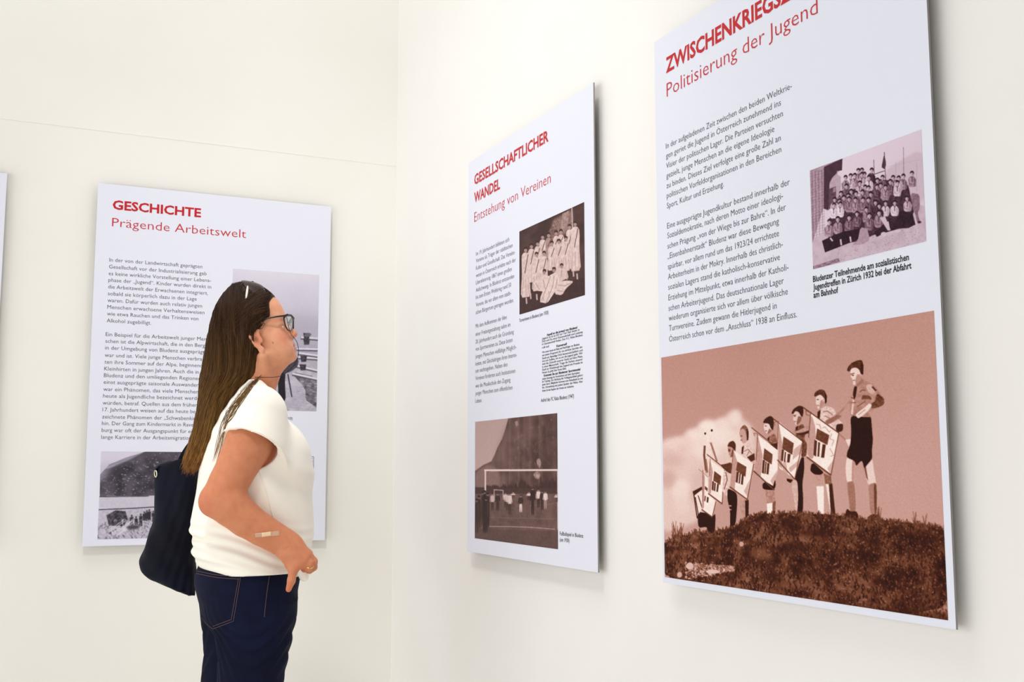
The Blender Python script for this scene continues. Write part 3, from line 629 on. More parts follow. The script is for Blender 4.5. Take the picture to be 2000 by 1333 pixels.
def glyphs(txt, offset):
    c = bpy.data.curves.new('line', 'FONT'); c.body = txt; c.size = 1.0; c.resolution_u = 2; c.offset = offset
    o = bpy.data.objects.new('line', c); COL.objects.link(o)
    dg = bpy.context.evaluated_depsgraph_get(); me = o.evaluated_get(dg).to_mesh()
    v = np.empty(len(me.vertices) * 3); me.vertices.foreach_get('co', v); v = v.reshape(-1, 3)[:, :2]
    f = [tuple(p.vertices) for p in me.polygons]
    o.evaluated_get(dg).to_mesh_clear(); bpy.data.objects.remove(o); bpy.data.curves.remove(c)
    return v, f
_wcache = {}
def twidth(txt, offset):
    k = (txt, offset)
    if k not in _wcache:
        v, f = glyphs(txt, offset); _wcache[k] = (v[:, 0].min(), v[:, 0].max()) if len(v) else (0, 1)
    return _wcache[k]

class Board:
    def __init__(s, name, label, corners, left, origin, right, inward):
        """corners: TL TR BR BL on the photograph; origin: world place of the lower left front corner"""
        s.root = bpy.data.objects.new(name, None); COL.objects.link(s.root)
        s.root.matrix_world = Matrix(((right.x, inward.x, 0, origin.x), (right.y, inward.y, 0, origin.y), (0, 0, 1, origin.z), (0, 0, 0, 1)))
        tag(s.root, label, 'exhibition panel')
        s.H = homog(corners, [(0, BH), (BW, BH), (BW, 0), (0, 0)]) if corners else None
        bm = bmesh.new(); box_bm(bm, (0, 0, 0), (BW, BT, BH))
        s.panel = bm_obj('panel_sheet', bm, m_board, s.root)
        s.panel.data.materials.append(m_edge)
        for p in s.panel.data.polygons:
            if abs(p.normal.y) < 0.5 or p.normal.y > 0: p.material_index = 1
        for x in (0.1, BW - 0.1):
            for z in (0.12, BH - 0.12):
                bm = bmesh.new(); bmesh.ops.create_cone(bm, cap_ends=True, segments=20, radius1=0.012, radius2=0.012, depth=GAP - BT - 0.0006)
                bmesh.ops.rotate(bm, verts=bm.verts, matrix=Matrix.Rotation(math.pi / 2, 3, 'X'))
                bmesh.ops.translate(bm, verts=bm.verts, vec=(x, BT + (GAP - BT) / 2, z))
                bm_obj('wall_spacer', bm, m_spacer, s.root)
    def block(s, name, lines, fr, cap, m, offset=0.0, indent=None, label=None):
        """lines: (text, left, right[, visible prefix]) in the coordinates of an enlargement fr"""
        ox, oy, k = fr; V, F = [], []; scales = []; L_ = []
        for ln in lines:
            a, b = hmap(s.H, [(ln[1][0] / k + ox, ln[1][1] / k + oy), (ln[2][0] / k + ox, ln[2][1] / k + oy)])
            ref = ln[3] if len(ln) > 3 else ln[0]
            w0, w1 = twidth(ref, offset)
            L_.append((a, b, w0, (b[0] - a[0]) / (w1 - w0)))
        lefts = sorted(q[0][0] for q in L_); u0 = lefts[len(lefts) // 2]
        size = cap / CAPH
        for ln, (a, b, w0, sx) in zip(lines, L_):
            v, f = glyphs(ln[0], offset)
            u = u0 if abs(a[0] - u0) < 0.02 else a[0]
            z = (a[1] + b[1]) / 2
            base = len(V)
            V += [(u + (x - w0) * sx, -0.0004, z + y * size) for x, y in v]
            F += [tuple(base + i for i in q) for q in f]
        o = mesh_from(name, V, F, m, s.root)
        if label: o['label'] = label
        return o
    def photo(s, pic, corners, label, **kw):
        c = hmap(s.H, corners)
        u0, u1 = (c[0, 0] + c[3, 0]) / 2, (c[1, 0] + c[2, 0]) / 2
        z1, z0 = (c[0, 1] + c[1, 1]) / 2, (c[2, 1] + c[3, 1]) / 2
        h, w_ = pic.t.shape
        X, Z = np.meshgrid(np.linspace(u0, u1, w_), np.linspace(z1, z0, h))
        v = np.stack([X.ravel(), np.full(X.size, -0.0003), Z.ravel()], 1)
        i = np.arange(h * w_).reshape(h, w_)
        q = np.stack([i[:-1, :-1], i[1:, :-1], i[1:, 1:], i[:-1, 1:]], -1).reshape(-1, 4)
        o = mesh_np('printed_photograph', v, q, m_photo, s.root, False, pic.colors(**kw).reshape(-1, 3))
        o['label'] = label
        return o

zA0 = CAM_H - 0.2332
ptA = lambda s_: nA * D_A + tA * s_ + Vector((0, 0, zA0))
ptB = lambda s_: tA * D_B - nA * s_ + Vector((0, 0, zA0))

# --- panel on the left wall, behind the woman
cA = [(192, 357.5), (645, 403), (637, 1056), (160, 1068.5)]
bA = Board('exhibition_panel', 'white exhibition panel headed GESCHICHTE on the left wall, partly hidden by the woman', cA, None, ptA(0.2826), tA, nA)
Z1 = (150, 340, 3.9216); Z2 = (150, 680, 3.1746)
bA.block('title_text', [('GESCHICHTE', (274, 268), (948, 327))], Z1, 0.0295, m_red, 0.028)
bA.block('subtitle_text', [('Prägende Arbeitswelt', (270, 398), (1293, 488))], Z1, 0.0295, m_red2, -0.008)
def re(fr0, pts):  # from one enlargement's coordinates to Z1's
    return ((pts[0] / fr0[2] + fr0[0] - Z1[0]) * Z1[2], (pts[1] / fr0[2] + fr0[1] - Z1[1]) * Z1[2])
linesA = [('In der von der Landwirtschaft geprägten', (250, 668), (960, 716)),
    ('Gesellschaft vor der Industrialisierung gab', (248, 720), (993, 770)),
    ('es keine wirkliche Vorstellung einer Lebens-', (246, 772), (1028, 822)),
    ('phase der „Jugend“. Kinder wurden direkt in', (243, 822), (1028, 870)),
    ('die Arbeitswelt der Erwachsenen integriert,', (240, 872), (1003, 920)),
    ('sobald sie körperlich dazu in der Lage', (238, 922), (917, 966)),
    ('waren. Dafür wurden auch relativ jungen', (236, 974), (958, 1018)),
    ('Menschen erwachsene Verhaltensweisen', (233, 1024), (975, 1070)),
    ('wie etwa Rauchen und das Trinken von', (231, 1076), (930, 1117)),
    ('Alkohol zugebilligt.', (228, 1130), (568, 1148)),
    ('Ein Beispiel für die Arbeitswelt junger Men-', (223, 1236), (972, 1270), 'Ein Beispiel für die Arbeitswelt junger Me'),
    ('schen ist die Alpwirtschaft, die in den Bergen', (220, 1288), (945, 1318), 'schen ist die Alpwirtschaft, die in den Be')]
linesA += [(a, re(Z2, b), re(Z2, c), d) for a, b, c, d in [
    ('in der Umgebung von Bludenz ausgeprägt', (178, 7), (752, 25), 'in der Umgebung von Bludenz ausgepr'),
    ('war und ist. Viele junge Menschen verbrach-', (175, 50), (748, 72), 'war und ist. Viele junge Menschen verb'),
    ('ten ihre Sommer auf der Alpe, beginnend als', (173, 93), (745, 112), 'ten ihre Sommer auf der Alpe, beginne'),
    ('Kleinhirten in jungen Jahren. Auch die in', (170, 135), (722, 152), 'Kleinhirten in jungen Jahren. Auch die'),
    ('Bludenz und den umliegenden Regionen', (168, 177), (733, 192), 'Bludenz und den umliegenden Region'),
    ('einst ausgeprägte saisonale Auswanderung', (166, 218), (720, 233), 'einst ausgeprägte saisonale Auswand'),
    ('war ein Phänomen, das viele Menschen, die', (164, 262), (700, 275), 'war ein Phänomen, das viele Mensc'),
    ('heute als Jugendliche bezeichnet werden', (162, 304), (693, 315), 'heute als Jugendliche bezeichnet w'),
    ('würden, betraf. Quellen aus dem frühen', (161, 348), (695, 357), 'würden, betraf. Quellen aus dem frü'),
    ('17. Jahrhundert weisen auf das heute be-', (160, 390), (692, 398), '17. Jahrhundert weisen auf das heute'),
    ('zeichnete Phänomen der „Schwabenkinder“', (158, 434), (680, 441), 'zeichnete Phänomen der „Schwabe'),
    ('hin. Der Gang zum Kindermarkt in Ravens-', (155, 475), (678, 481), 'hin. Der Gang zum Kindermarkt in R'),
    ('burg war oft der Ausgangspunkt für eine', (153, 518), (680, 522), 'burg war oft der Ausgangspunkt für'),
    ('lange Karriere in der Arbeitsmigration.', (151, 560), (672, 565), 'lange Karriere in der Arbeitsmigrati')]]
bA.block('body_text', linesA[:10], Z1, 0.0125, m_ink, -0.006); bA.block('body_text', linesA[10:], Z1, 0.0125, m_ink, -0.006)
bA.photo(paint_alp_path(), [(455, 523), (623, 536.4), (618.5, 803.5), (447, 797)], 'grey printed photograph of a walker on a mountain path beside a rail fence')
bA.photo(paint_alp_hut(), [(197.3, 877), (505, 887), (500, 1053.5), (191, 1047.7)], 'grey printed photograph of a stony slope above an alpine hut')
bA.block('photo_caption', [('(um 1910)', (545, 818), (572, 819))], (0, 0, 1), 0.0095, m_black, 0.006)
# drawn document in the lower right corner, its frame just showing beside the blouse
fr = []
def ruled(bd, name, pts_list, wid, m, label=None):
    V, F = [], []
    for a, b in pts_list:
        (ax, az), (bx, bz) = hmap(bd.H, [a, b]); L = math.hypot(bx - ax, bz - az); nx, nz = -(bz - az) / L * wid / 2, (bx - ax) / L * wid / 2
        k = len(V); V += [(ax + nx, -.0004, az + nz), (ax - nx, -.0004, az - nz), (bx - nx, -.0004, bz - nz), (bx + nx, -.0004, bz + nz)]; F.append((k, k + 1, k + 2, k + 3))
    o = mesh_from(name, V, F, m, bd.root)
    if label: o['label'] = label
m_rule = mat('ink_violet_grey', srgb(150, 145, 160), 0.5, 0.3)
ruled(bA, 'document_frame', [((614, 891.5), (613.6, 931)), ((613.6, 931), (615.5, 935)), ((613.4, 931), (610.5, 933.5)), ((604, 894.8), (611.5, 895.2)), ((520, 891), (614, 891.5)), ((520, 931), (613.6, 931)), ((520, 891), (520, 931))], 0.0025, m_rule, 'outlined printed document')
bA.block('document_text', [('hung', (597, 903), (612, 903.5))], (0, 0, 1), 0.009, m_black, 0.02)

# --- far panel on the right wall
cB = [(913.5, 320), (1162, 159.5), (1166, 1119), (915, 1078)]
bB = Board('exhibition_panel', 'white exhibition panel headed GESELLSCHAFTLICHER WANDEL on the right wall near the corner', cB, None, ptB(-3.1395), -nA, tA)
Z5 = (900, 150, 2.7204); Z6 = (900, 620, 2.6137)
bB.block('title_text', [('GESELLSCHAFTLICHER', (68, 582), (470, 347)), ('WANDEL', (66, 681), (205, 607))], Z5, 0.0305, m_red, 0.028)
bB.block('subtitle_text', [('Entstehung von Vereinen', (69, 785), (481, 578))], Z5, 0.0300, m_red2, -0.008)
linesB = [('Im 19. Jahrhundert bildeten sich', (80, 967), (258, 893)), ('Vereine als Träger der städtischen', (80, 1005), (276, 925)),
    ('Kultur und Gesellschaft. Das Vereins-', (80, 1044), (290, 962)), ('wesen in Österreich erlebte nach der', (80, 1083), (293, 1005)),
    ('Liberalisierung 1867 einen großen', (80, 1123), (272, 1053)), ('Aufschwung. In Bludenz entstanden', (80, 1163), (285, 1091)),
    ('bis zum Ersten Weltkrieg rund 50', (80, 1203), (268, 1137)), ('Vereine, die vor allem vom städti-', (80, 1243), (268, 1181)),
    ('schen Bürgertum getragen wurden.', (80, 1284), (282, 1219))]
def re5(p): return ((p[0] / Z6[2] + Z6[0] - Z5[0]) * Z5[2], (p[1] / Z6[2] + Z6[1] - Z5[1]) * Z5[2])
linesB += [(a, re5(b), re5(c)) for a, b, c in [('Mit dem Aufkommen der Idee', (77, 76), (236, 29)), ('einer Freizeitgestaltung nahm im', (77, 116), (255, 69)),
    ('20. Jahrhundert auch die Gründung', (77, 155), (272, 106)), ('von Sportvereinen zu. Diese boten', (77, 192), (266, 147)),
    ('jungen Menschen vielfältige Möglich-', (77, 229), (286, 185)), ('keiten, mit Gleichaltrigen ihren Interes-', (77, 267), (288, 224)),
    ('sen nachzugehen. Neben den', (77, 304), (240, 272)), ('Vereinen förderten auch Institutionen', (77, 342), (280, 304)),
    ('wie die Musikschule den Zugang', (77, 381), (255, 350)), ('junger Menschen zum öffentlichen', (77, 419), (266, 388)), ('Leben.', (77, 457), (110, 452))]]
bB.block('body_text', linesB[:9], Z5, 0.0125, m_ink, -0.006); bB.block('body_text', linesB[9:], Z5, 0.0125, m_ink, -0.006)
bB.photo(paint_gymnasts(), [(1015, 459.5), (1143.3, 400.3), (1143.3, 585.5), (1015, 624)], 'brown printed group photograph of women in white dresses')
bB.block('photo_caption', [('Turnerinnen in Bludenz (um 1920)', (312, 1330), (468, 1283))], Z5, 0.0095, m_black, 0.004)
bB.photo(paint_football(), [(929.5, 831.6), (1089.4, 815), (1089.4, 1075.3), (929.5, 1053)], 'brown printed photograph of a football match below a mountain')
bB.block('photo_caption', [('Fußballspiel in Bludenz', (505, 1121), (623, 1132)), ('(um 1930)', (505, 1151), (553, 1155))], Z6, 0.0095, m_black, 0.004)
Z7 = (1045, 635, 7.845)
doc = [('Appell an die Jugend von Bludenz!', (185, 238), (655, 128), 1), ('Jugend, es ist an Dir zur Tat! Sieh hinein in', (155, 286), (735, 150), 0), ('Dich und Du wirst Kameradschaft und Leistung', (112, 338), (735, 196), 0),
    ('in Gemeinschaft finden. Der F.C. Rätia Bludenz', (112, 384), (735, 240), 0), ('ruft auf.', (112, 434), (222, 408), 0), ('Kamerad!', (335, 416), (495, 374), 1),
    ('Wir treten heute als Rätia und Nachfolger vor Bludenz', (155, 500), (735, 372), 0), ('mit einem Programm für uns ehrliche Sportler der', (115, 556), (735, 420), 0), ('Stadt auf. Beteilige Dich kameradschaftlich und', (115, 602), (735, 470), 0),
    ('treu am Aufbau, wo es um die Jugend geht. Wir', (115, 644), (735, 516), 0), ('sind die Zukunft unserer Stadt auf dem Platz,', (115, 690), (735, 562), 0), ('in einer Mannschaft. Trage die Farben unserer', (115, 732), (735, 610), 0),
    ('Stadt im Wettkampf der Jugend mit Freude im', (115, 776), (735, 656), 0), ('Herzen. Es grüßt Dein Verein Rätia.', (115, 818), (485, 748), 0), ('Kommen Sie zur Bludenzer Sportstunde!', (140, 866), (700, 762), 1),
    ('Jeden Samstag im Vereinshaus auf dem Sportplatz', (155, 908), (735, 806), 0), ('ist Training. Zur Stärkung der Volksgesundheit gehört', (115, 956), (735, 852), 0), ('guter Sport. Mitglieder kommen zum Kampfspiel zu uns', (115, 1002), (735, 898), 0),
    ('hin. Anmeldung bei jedem Spieler der Rätia. Hier', (115, 1048), (735, 946), 0), ('finden Sie das Register des Vereins zur Aufnahme.', (115, 1094), (600, 1020), 0)]
bB.block('document_text', [d[:3] for d in doc if not d[3]], Z7, 0.0051, m_black, 0.012, label='reprinted newspaper appeal in small black type')
for d in doc:
    if d[3]: bB.block('document_heading', [d[:3]], Z7, 0.0056, m_black, 0.034)
bB.block('photo_caption', [('Aufruf des FC Rätia Bludenz (1947)', (95, 1245), (600, 1190))], Z7, 0.0095, m_black, 0.004)

# --- near panel on the right wall
cC = [(1276, 84), (1804, -266), (1868, 1231), (1296, 1139.5)]
bC = Board('exhibition_panel', 'white exhibition panel headed ZWISCHENKRIEGS on the right wall, nearest the viewer', cC, None, ptB(-2.0572) + Vector((0, 0, .0013)), -nA, tA)
Z8 = (1260, 0, 3.3333); Z9 = (1260, 340, 3.3333)
bC.block('title_text', [('ZWISCHENKRIEGSZEIT', (131, 467), (888, 42), 'ZWISCHENKRIEGS')], Z8, 0.0330, m_red, 0.028)
bC.block('subtitle_text', [('Politisierung der Jugend', (137, 633), (1131, 85))], Z8, 0.0310, m_red2, -0.008)
linesC = [('In der aufgeladenen Zeit zwischen den beiden Weltkrie-', (133, 977), (960, 580)), ('gen geriet die Jugend in Österreich zunehmend ins', (133, 1040), (886, 693)),
    ('Visier der politischen Lager. Die Parteien versuchten', (135, 1104), (900, 767)), ('gezielt, junge Menschen an die eigene Ideologie', (137, 1168), (845, 868)),
    ('zu binden. Dieses Ziel verfolgte eine große Zahl an', (138, 1235), (886, 926)), ('politischen Vorfeldorganisationen in den Bereichen', (138, 1302), (888, 1000))]
linesC += [(a, (b[0], b[1] + 340 * Z8[2]), (c[0], c[1] + 340 * Z8[2])) for a, b, c in [('Sport, Kultur und Erziehung.', (140, 235), (512, 95)),
    ('Eine ausgeprägte Jugendkultur bestand innerhalb der', (142, 368), (945, 80)), ('Sozialdemokratie, nach deren Motto einer ideologi-', (143, 434), (900, 168)),
    ('schen Prägung „von der Wiege bis zur Bahre“. In der', (145, 500), (920, 243)), ('„Eisenbahnerstadt“ Bludenz war diese Bewegung', (147, 567), (875, 335)),
    ('spürbar, vor allem rund um das 1923/24 errichtete', (148, 633), (875, 417)), ('Arbeiterheim in der Mokry. Innerhalb des christlich-', (149, 698), (900, 490)),
    ('sozialen Lagers stand die katholisch-konservative', (150, 768), (880, 572)), ('Erziehung im Mittelpunkt, etwa innerhalb der Katholi-', (150, 836), (935, 640)),
    ('schen Arbeiterjugend. Das deutschnationale Lager', (152, 903), (905, 730)), ('wiederum organisierte sich vor allem über völkische', (153, 970), (930, 798)),
    ('Turnvereine. Zudem gewann die Hitlerjugend in', (155, 1037), (858, 890)), ('Österreich schon vor dem „Anschluss“ 1938 an Einfluss.', (157, 1107), (992, 945))]]
bC.block('body_text', linesC[:7], Z8, 0.0125, m_ink, -0.006); bC.block('body_text', linesC[7:], Z8, 0.0125, m_ink, -0.006)
bC.photo(paint_group(), [(1583.4, 333), (1803.6, 253.5), (1812.6, 472.6), (1588.8, 529)], 'mauve printed group photograph of young people on steps', seed=5)
bC.block('photo_caption', [('Bludenzer Teilnehmende am sozialistischen', (1097, 712), (1728, 568)), ('Jugendtreffen in Zürich 1932 bei der Abfahrt', (1099, 765), (1745, 622)), ('am Bahnhof', (1100, 817), (1262, 783))], Z9, 0.0105, m_black, 0.022)
bC.photo(paint_trumpeters(), [(1292, 703.5), (1828, 608.4), (1852, 1212.5), (1299, 1129)], 'sepia printed photograph of boys holding banners on a grassy hill', seed=8, grain=.035)

# --- blank edge of a further panel at the left
d2_ = VIEW.to_3x3() @ ray(14, 338); s_r = (d2_ * (D_A / d2_.dot(nA))).dot(tA)
bD = Board('exhibition_panel', 'white exhibition panel cut by the left edge of the photo, only a blank strip showing', None, None, ptA(s_r - BW), tA, nA)
# ---------------------------------------------------------------- implicit-surface modelling for the figure
class Field:
    def __init__(s, lo, hi, h):
        s.lo = np.array(lo, float); s.h = h
        s.n = np.ceil((np.array(hi, float) - s.lo) / h).astype(int) + 1
        s.f = np.full(s.n, 1.0, np.float32)
    def sub(s, lo, hi):
        a = np.clip(np.floor((np.array(lo) - s.lo) / s.h).astype(int), 0, s.n); b = np.clip(np.ceil((np.array(hi) - s.lo) / s.h).astype(int) + 1, 0, s.n)
        if (b <= a).any(): return None
        g = [(s.lo[i] + np.arange(a[i], b[i]) * s.h).astype(np.float32) for i in range(3)]
        return (slice(a[0], b[0]), slice(a[1], b[1]), slice(a[2], b[2])), g[0][:, None, None], g[1][None, :, None], g[2][None, None, :]
    def add(s, pr, k=0.01):
        d, lo, hi = pr; m = k + 3 * s.h
        r = s.sub(np.array(lo) - m, np.array(hi) + m)
        if r is None: return s
        sl, X, Y, Z = r; b = d(X, Y, Z); a = s.f[sl]
        s.f[sl] = np.minimum(a, b) - np.maximum(k - np.abs(a - b), 0) ** 2 / (4 * k)
        return s
    def cut(s, pr, k=0.004):
        d, lo, hi = pr; m = k + 3 * s.h
        r = s.sub(np.array(lo) - m, np.array(hi) + m)
        if r is None: return s
        sl, X, Y, Z = r; b = -d(X, Y, Z); a = s.f[sl]
        s.f[sl] = np.maximum(a, b) + np.maximum(k - np.abs(a - b), 0) ** 2 / (4 * k)
        return s
    def keep(s, fn, k=0.003):
        """intersect with the half space fn(X,Y,Z) < 0"""
        _, X, Y, Z = s.sub(s.lo, s.lo + s.n * s.h); b = fn(X, Y, Z); s.f = np.maximum(s.f, b).astype(np.float32); return s
    def grid(s): return s.sub(s.lo, s.lo + s.n * s.h)[1:]
    def mesh(s):
        f = s.f; neg = f < 0
        c = np.zeros(tuple(np.array(f.shape) - 1), np.int8)
        for i in (0, 1):
            for j in (0, 1):
                for k in (0, 1):
                    c += neg[i:f.shape[0] - 1 + i, j:f.shape[1] - 1 + j, k:f.shape[2] - 1 + k]
        ix = np.argwhere((c > 0) & (c < 8))
        vid = np.full(c.shape, -1, np.int32); vid[tuple(ix.T)] = np.arange(len(ix))
        off = np.array([(i, j, k) for i in (0, 1) for j in (0, 1) for k in (0, 1)])
        val = np.stack([f[ix[:, 0] + o[0], ix[:, 1] + o[1], ix[:, 2] + o[2]] for o in off], 1).astype(float)
        acc = np.zeros((len(ix), 3)); cnt = np.zeros(len(ix))
        for p in range(8):
            for q in range(p + 1, 8):
                if np.abs(off[p] - off[q]).sum() != 1: continue
                a, b = val[:, p], val[:, q]; m = (a < 0) != (b < 0)
                t = np.where(m, a / np.where(m, a - b, 1), 0)
                acc += m[:, None] * (off[p] + t[:, None] * (off[q] - off[p])); cnt += m
        v = s.lo + (ix + acc / cnt[:, None]) * s.h
        Q = []
        for ax in range(3):
            u, w_ = [(1, 2), (2, 0), (0, 1)][ax]
            sl0 = [slice(1, -1)] * 3; sl0[ax] = slice(0, -1); sl1 = list(sl0); sl1[ax] = slice(1, None)
            a = neg[tuple(sl0)]; b = neg[tuple(sl1)]
            e = np.argwhere(a != b); flip = b[tuple(e.T)]
            base = e + 1; base[:, ax] -= 1
            du = np.zeros(3, int); du[u] = 1; dw = np.zeros(3, int); dw[w_] = 1
            q = np.stack([vid[tuple((base - du - dw).T)], vid[tuple((base - dw).T)], vid[tuple(base.T)], vid[tuple((base - du).T)]], 1)
            q[flip] = q[flip][:, ::-1]; Q.append(q)
        q = np.concatenate(Q); q = q[(q >= 0).all(1)]
        return v, q

def smooth_mesh(v, q, it=2, lam=0.5):
    e = np.concatenate([q[:, [0, 1]], q[:, [1, 2]], q[:, [2, 3]], q[:, [3, 0]]])
    for _ in range(it):
        acc = np.zeros_like(v); n = np.zeros(len(v))
        for a, b in ((0, 1), (1, 0)):
            np.add.at(n, e[:, a], 1)
            for c in range(3): acc[:, c] += np.bincount(e[:, a], weights=v[e[:, b], c], minlength=len(v))
        v = v + lam * (acc / n[:, None] - v)
    return v

def P_cap(a, b, ra, rb, flat=None):
    a, b = np.array(a, float), np.array(b, float); ab = b - a; L2 = max(float(ab @ ab), 1e-9); R_ = max(ra, rb)
    def d(X, Y, Z):
        px, py, pz = X - a[0], Y - a[1], Z - a[2]
        t = np.clip((px * ab[0] + py * ab[1] + pz * ab[2]) / L2, 0, 1)
        return np.sqrt((px - t * ab[0]) ** 2 + (py - t * ab[1]) ** 2 + (pz - t * ab[2]) ** 2) - (ra + (rb - ra) * t)
    return d, np.minimum(a, b) - R_, np.maximum(a, b) + R_
def P_ell(c, r, M=None):
    """ellipsoid, M: 3x3 matrix whose columns are its axes"""
    c = np.array(c, float); r = np.array(r, float); M = np.eye(3) if M is None else np.array(M, float); R_ = r.max()
    def d(X, Y, Z):
        p = [X - c[0], Y - c[1], Z - c[2]]
        l = [p[0] * M[0, i] + p[1] * M[1, i] + p[2] * M[2, i] for i in range(3)]
        k0 = np.sqrt(sum((l[i] / r[i]) ** 2 for i in range(3))); k1 = np.sqrt(sum((l[i] / r[i] ** 2) ** 2 for i in range(3))) + 1e-6
        return k0 * (k0 - 1) / k1
    return d, c - R_, c + R_
def P_stack(rows, phi, ex=2.2, grow=0.0):
    """rows (z, cx, cy, a, b) rising: rounded slices turned by phi"""
    R_ = np.array(sorted(rows)); zz = np.linspace(R_[0, 0], R_[-1, 0], 400)
    k = [np.interp(zz, R_[:, 0], R_[:, i]) for i in range(1, 5)]
    ker = np.hanning(25); ker /= ker.sum()
    k = [np.convolve(np.pad(q, 12, mode='edge'), ker, 'valid') for q in k]
    c, s_ = math.cos(phi), math.sin(phi)
    def d(X, Y, Z):
        cx, cy, a, b = [np.interp(Z.ravel(), zz, q).reshape(Z.shape) for q in k]
        a = a + grow; b = b + grow
        x, y = X - cx, Y - cy; u = (x * c + y * s_) / a; v = (-x * s_ + y * c) / b
        n = (np.abs(u) ** ex + np.abs(v) ** ex) ** (1 / ex)
        g = (n - 1) * np.minimum(a, b)
        e = np.maximum(R_[0, 0] - grow - Z, Z - R_[-1, 0] - grow)
        return np.maximum(g, e)
    m = max(R_[:, 3].max(), R_[:, 4].max()) + grow
    return d, np.array([R_[:, 1].min() - m, R_[:, 2].min() - m, R_[0, 0] - grow]), np.array([R_[:, 1].max() + m, R_[:, 2].max() + m, R_[-1, 0] + grow])
# ---------------------------------------------------------------- the woman
Y0 = 2.94
PO = at(470, 1100, Y0); PO.z = 0.0
def L(px, py, dy=0.0):
    p = at(px, py, Y0 + dy) - PO
    return np.array((p.x, p.y, p.z))
PHI = math.radians(18)
def rows(spec, dy=0.0, phi=PHI):
    """(y, left, right, lateral half width[, dy]) on the photograph -> slices"""
    out = []
    for r in spec:
        d_ = r[4] if len(r) > 4 else dy
        a_, b_ = L(r[1], r[0], d_), L(r[2], r[0], d_)
        ext = (b_[0] - a_[0]) / 2; b = r[3]
        a = math.sqrt(max(ext ** 2 - (b * math.sin(phi)) ** 2, (ext * .45) ** 2)) / math.cos(phi)
        out.append((a_[2], (a_[0] + b_[0]) / 2, d_, a, b))
    return out
person = bpy.data.objects.new('person', None); COL.objects.link(person)
person.matrix_world = VIEW @ Matrix.Translation(PO)
tag(person, 'woman in cream blouse and dark jeans with long brown hair, looking up at the panels', 'person')
def thing(name, loc, label, cat):
    o = bpy.data.objects.new(name, None); COL.objects.link(o)
    o.matrix_world = VIEW @ Matrix.Translation(PO + Vector(loc)); tag(o, label, cat); o['_o'] = list(map(float, loc))
    return o
def under(o, root):
    """child built in the figure's frame, parented to a thing that has its own base"""
    l = root['_o']; o.location = (-l[0], -l[1], -l[2]); return o

# head frame: x where the face points, y to her left, z to the crown; origin between the ear canals
HPIT, HYAW = math.radians(22), math.radians(4)
_fw = np.array([math.cos(HYAW) * math.cos(HPIT), math.sin(HYAW) * math.cos(HPIT), math.sin(HPIT)])
_lf = np.array([-math.sin(HYAW), math.cos(HYAW), 0.0]); _up = np.cross(_fw, _lf)
MH = np.stack([_fw, _lf, _up], 1)
HO = L(503, 664, -0.072) - MH @ np.array([0, -0.072, 0])
KX = 0.87
def HP(x, y, z): return HO + MH @ np.array([x * KX, y, z])
def HI(p): return ((np.asarray(p) - HO) @ MH) / np.array([KX, 1, 1])
KR = lambda r: (r[0] * KX, r[1], r[2])

shirt_rows = [(746, 470, 522, .075), (758, 458, 532, .11), (772, 444, 541, .15), (800, 424, 552, .178), (830, 410, 567, .182), (860, 402, 586, .18), (890, 395, 602, .178),
    (920, 390, 609, .175), (960, 386, 611, .17), (1000, 379, 612, .168), (1024, 375, 612, .167), (1036, 374, 612, .167), (1046, 377, 611, .168), (1054, 381, 610, .168), (1064, 378, 608, .171), (1078, 377, 606, .174), (1092, 382, 603, .176), (1106, 390, 598, .178), (1122, 399, 594, .178)]
hip_rows = [(1055, 396, 588, .154), (1085, 393, 585, .156), (1100, 390, 584, .160), (1112, 385, 587, .168), (1122, 380, 588, .174), (1140, 379, 585, .178), (1165, 384, 581, .18), (1190, 390, 577, .18), (1205, 396, 574, .174), (1220, 408, 564, .160), (1236, 428, 545, .130)]
S_near, S_far = L(506, 806, -.150), L(492, 800, .165)

# ---- body: one continuous surface
lo = np.array([-.34, -.36, 0.0]); hi = np.array([.28, .36, 1.70])
B = Field(lo, hi, 0.0025)
B.add(P_stack(rows([r for r in shirt_rows if r[0] < 1090]), PHI, 2.2, -0.015), .02)
B.add(P_stack(rows(hip_rows), PHI, 2.2, -0.016), .01)
# legs and feet
def leg(sgn, knee, ankle, hip):
    B.add(P_cap(hip, knee, .066, .044), .02); B.add(P_cap(knee, (knee + ankle) / 2 + np.array([-.004, 0, .04]), .042, .040), .02)
    B.add(P_cap((knee + ankle) / 2 + np.array([-.004, 0, .04]), ankle, .040, .030), .02)
    B.add(P_cap(ankle + np.array([0, 0, -.02]), ankle + np.array([.14, .045, -.045]), .034, .026), .02)
kn, kf = L(487, 1410, -.085), L(456, 1400, .085)
hn, hf = L(494, 1225, -.085), L(474, 1225, .085)
an, af = np.array([kn[0] - .02, kn[1] + .005, .085]), np.array([kf[0] - .03, kf[1], .085])
kn[2] = kf[2] = .47
leg(-1, kn, an, hn); leg(1, kf, af, hf)
# near arm
def chain(F, pts, k=.02):
    for (p, r), (q, t) in zip(pts[:-1], pts[1:]): F.add(P_cap(p, q, r, t), k)
arm_near = [(S_near, .060), (L(484, 868, -.172), .053), (L(466, 905, -.182), .0465), (L(447, 942, -.190), .0435), (L(431, 972, -.197), .0435)]
chain(B, arm_near, .02)
fore = [(L(432, 976, -.198), .040), (L(452, 992, -.196), .0425), (L(481, 1016, -.190), .0385), (L(512, 1036, -.182), .0345), (L(540, 1052, -.174), .0315), (L(566, 1066, -.166), .0290)]
chain(B, fore, .02)
B.add(P_ell(L(408, 984, -.2), (.018, .02, .022)), .03)
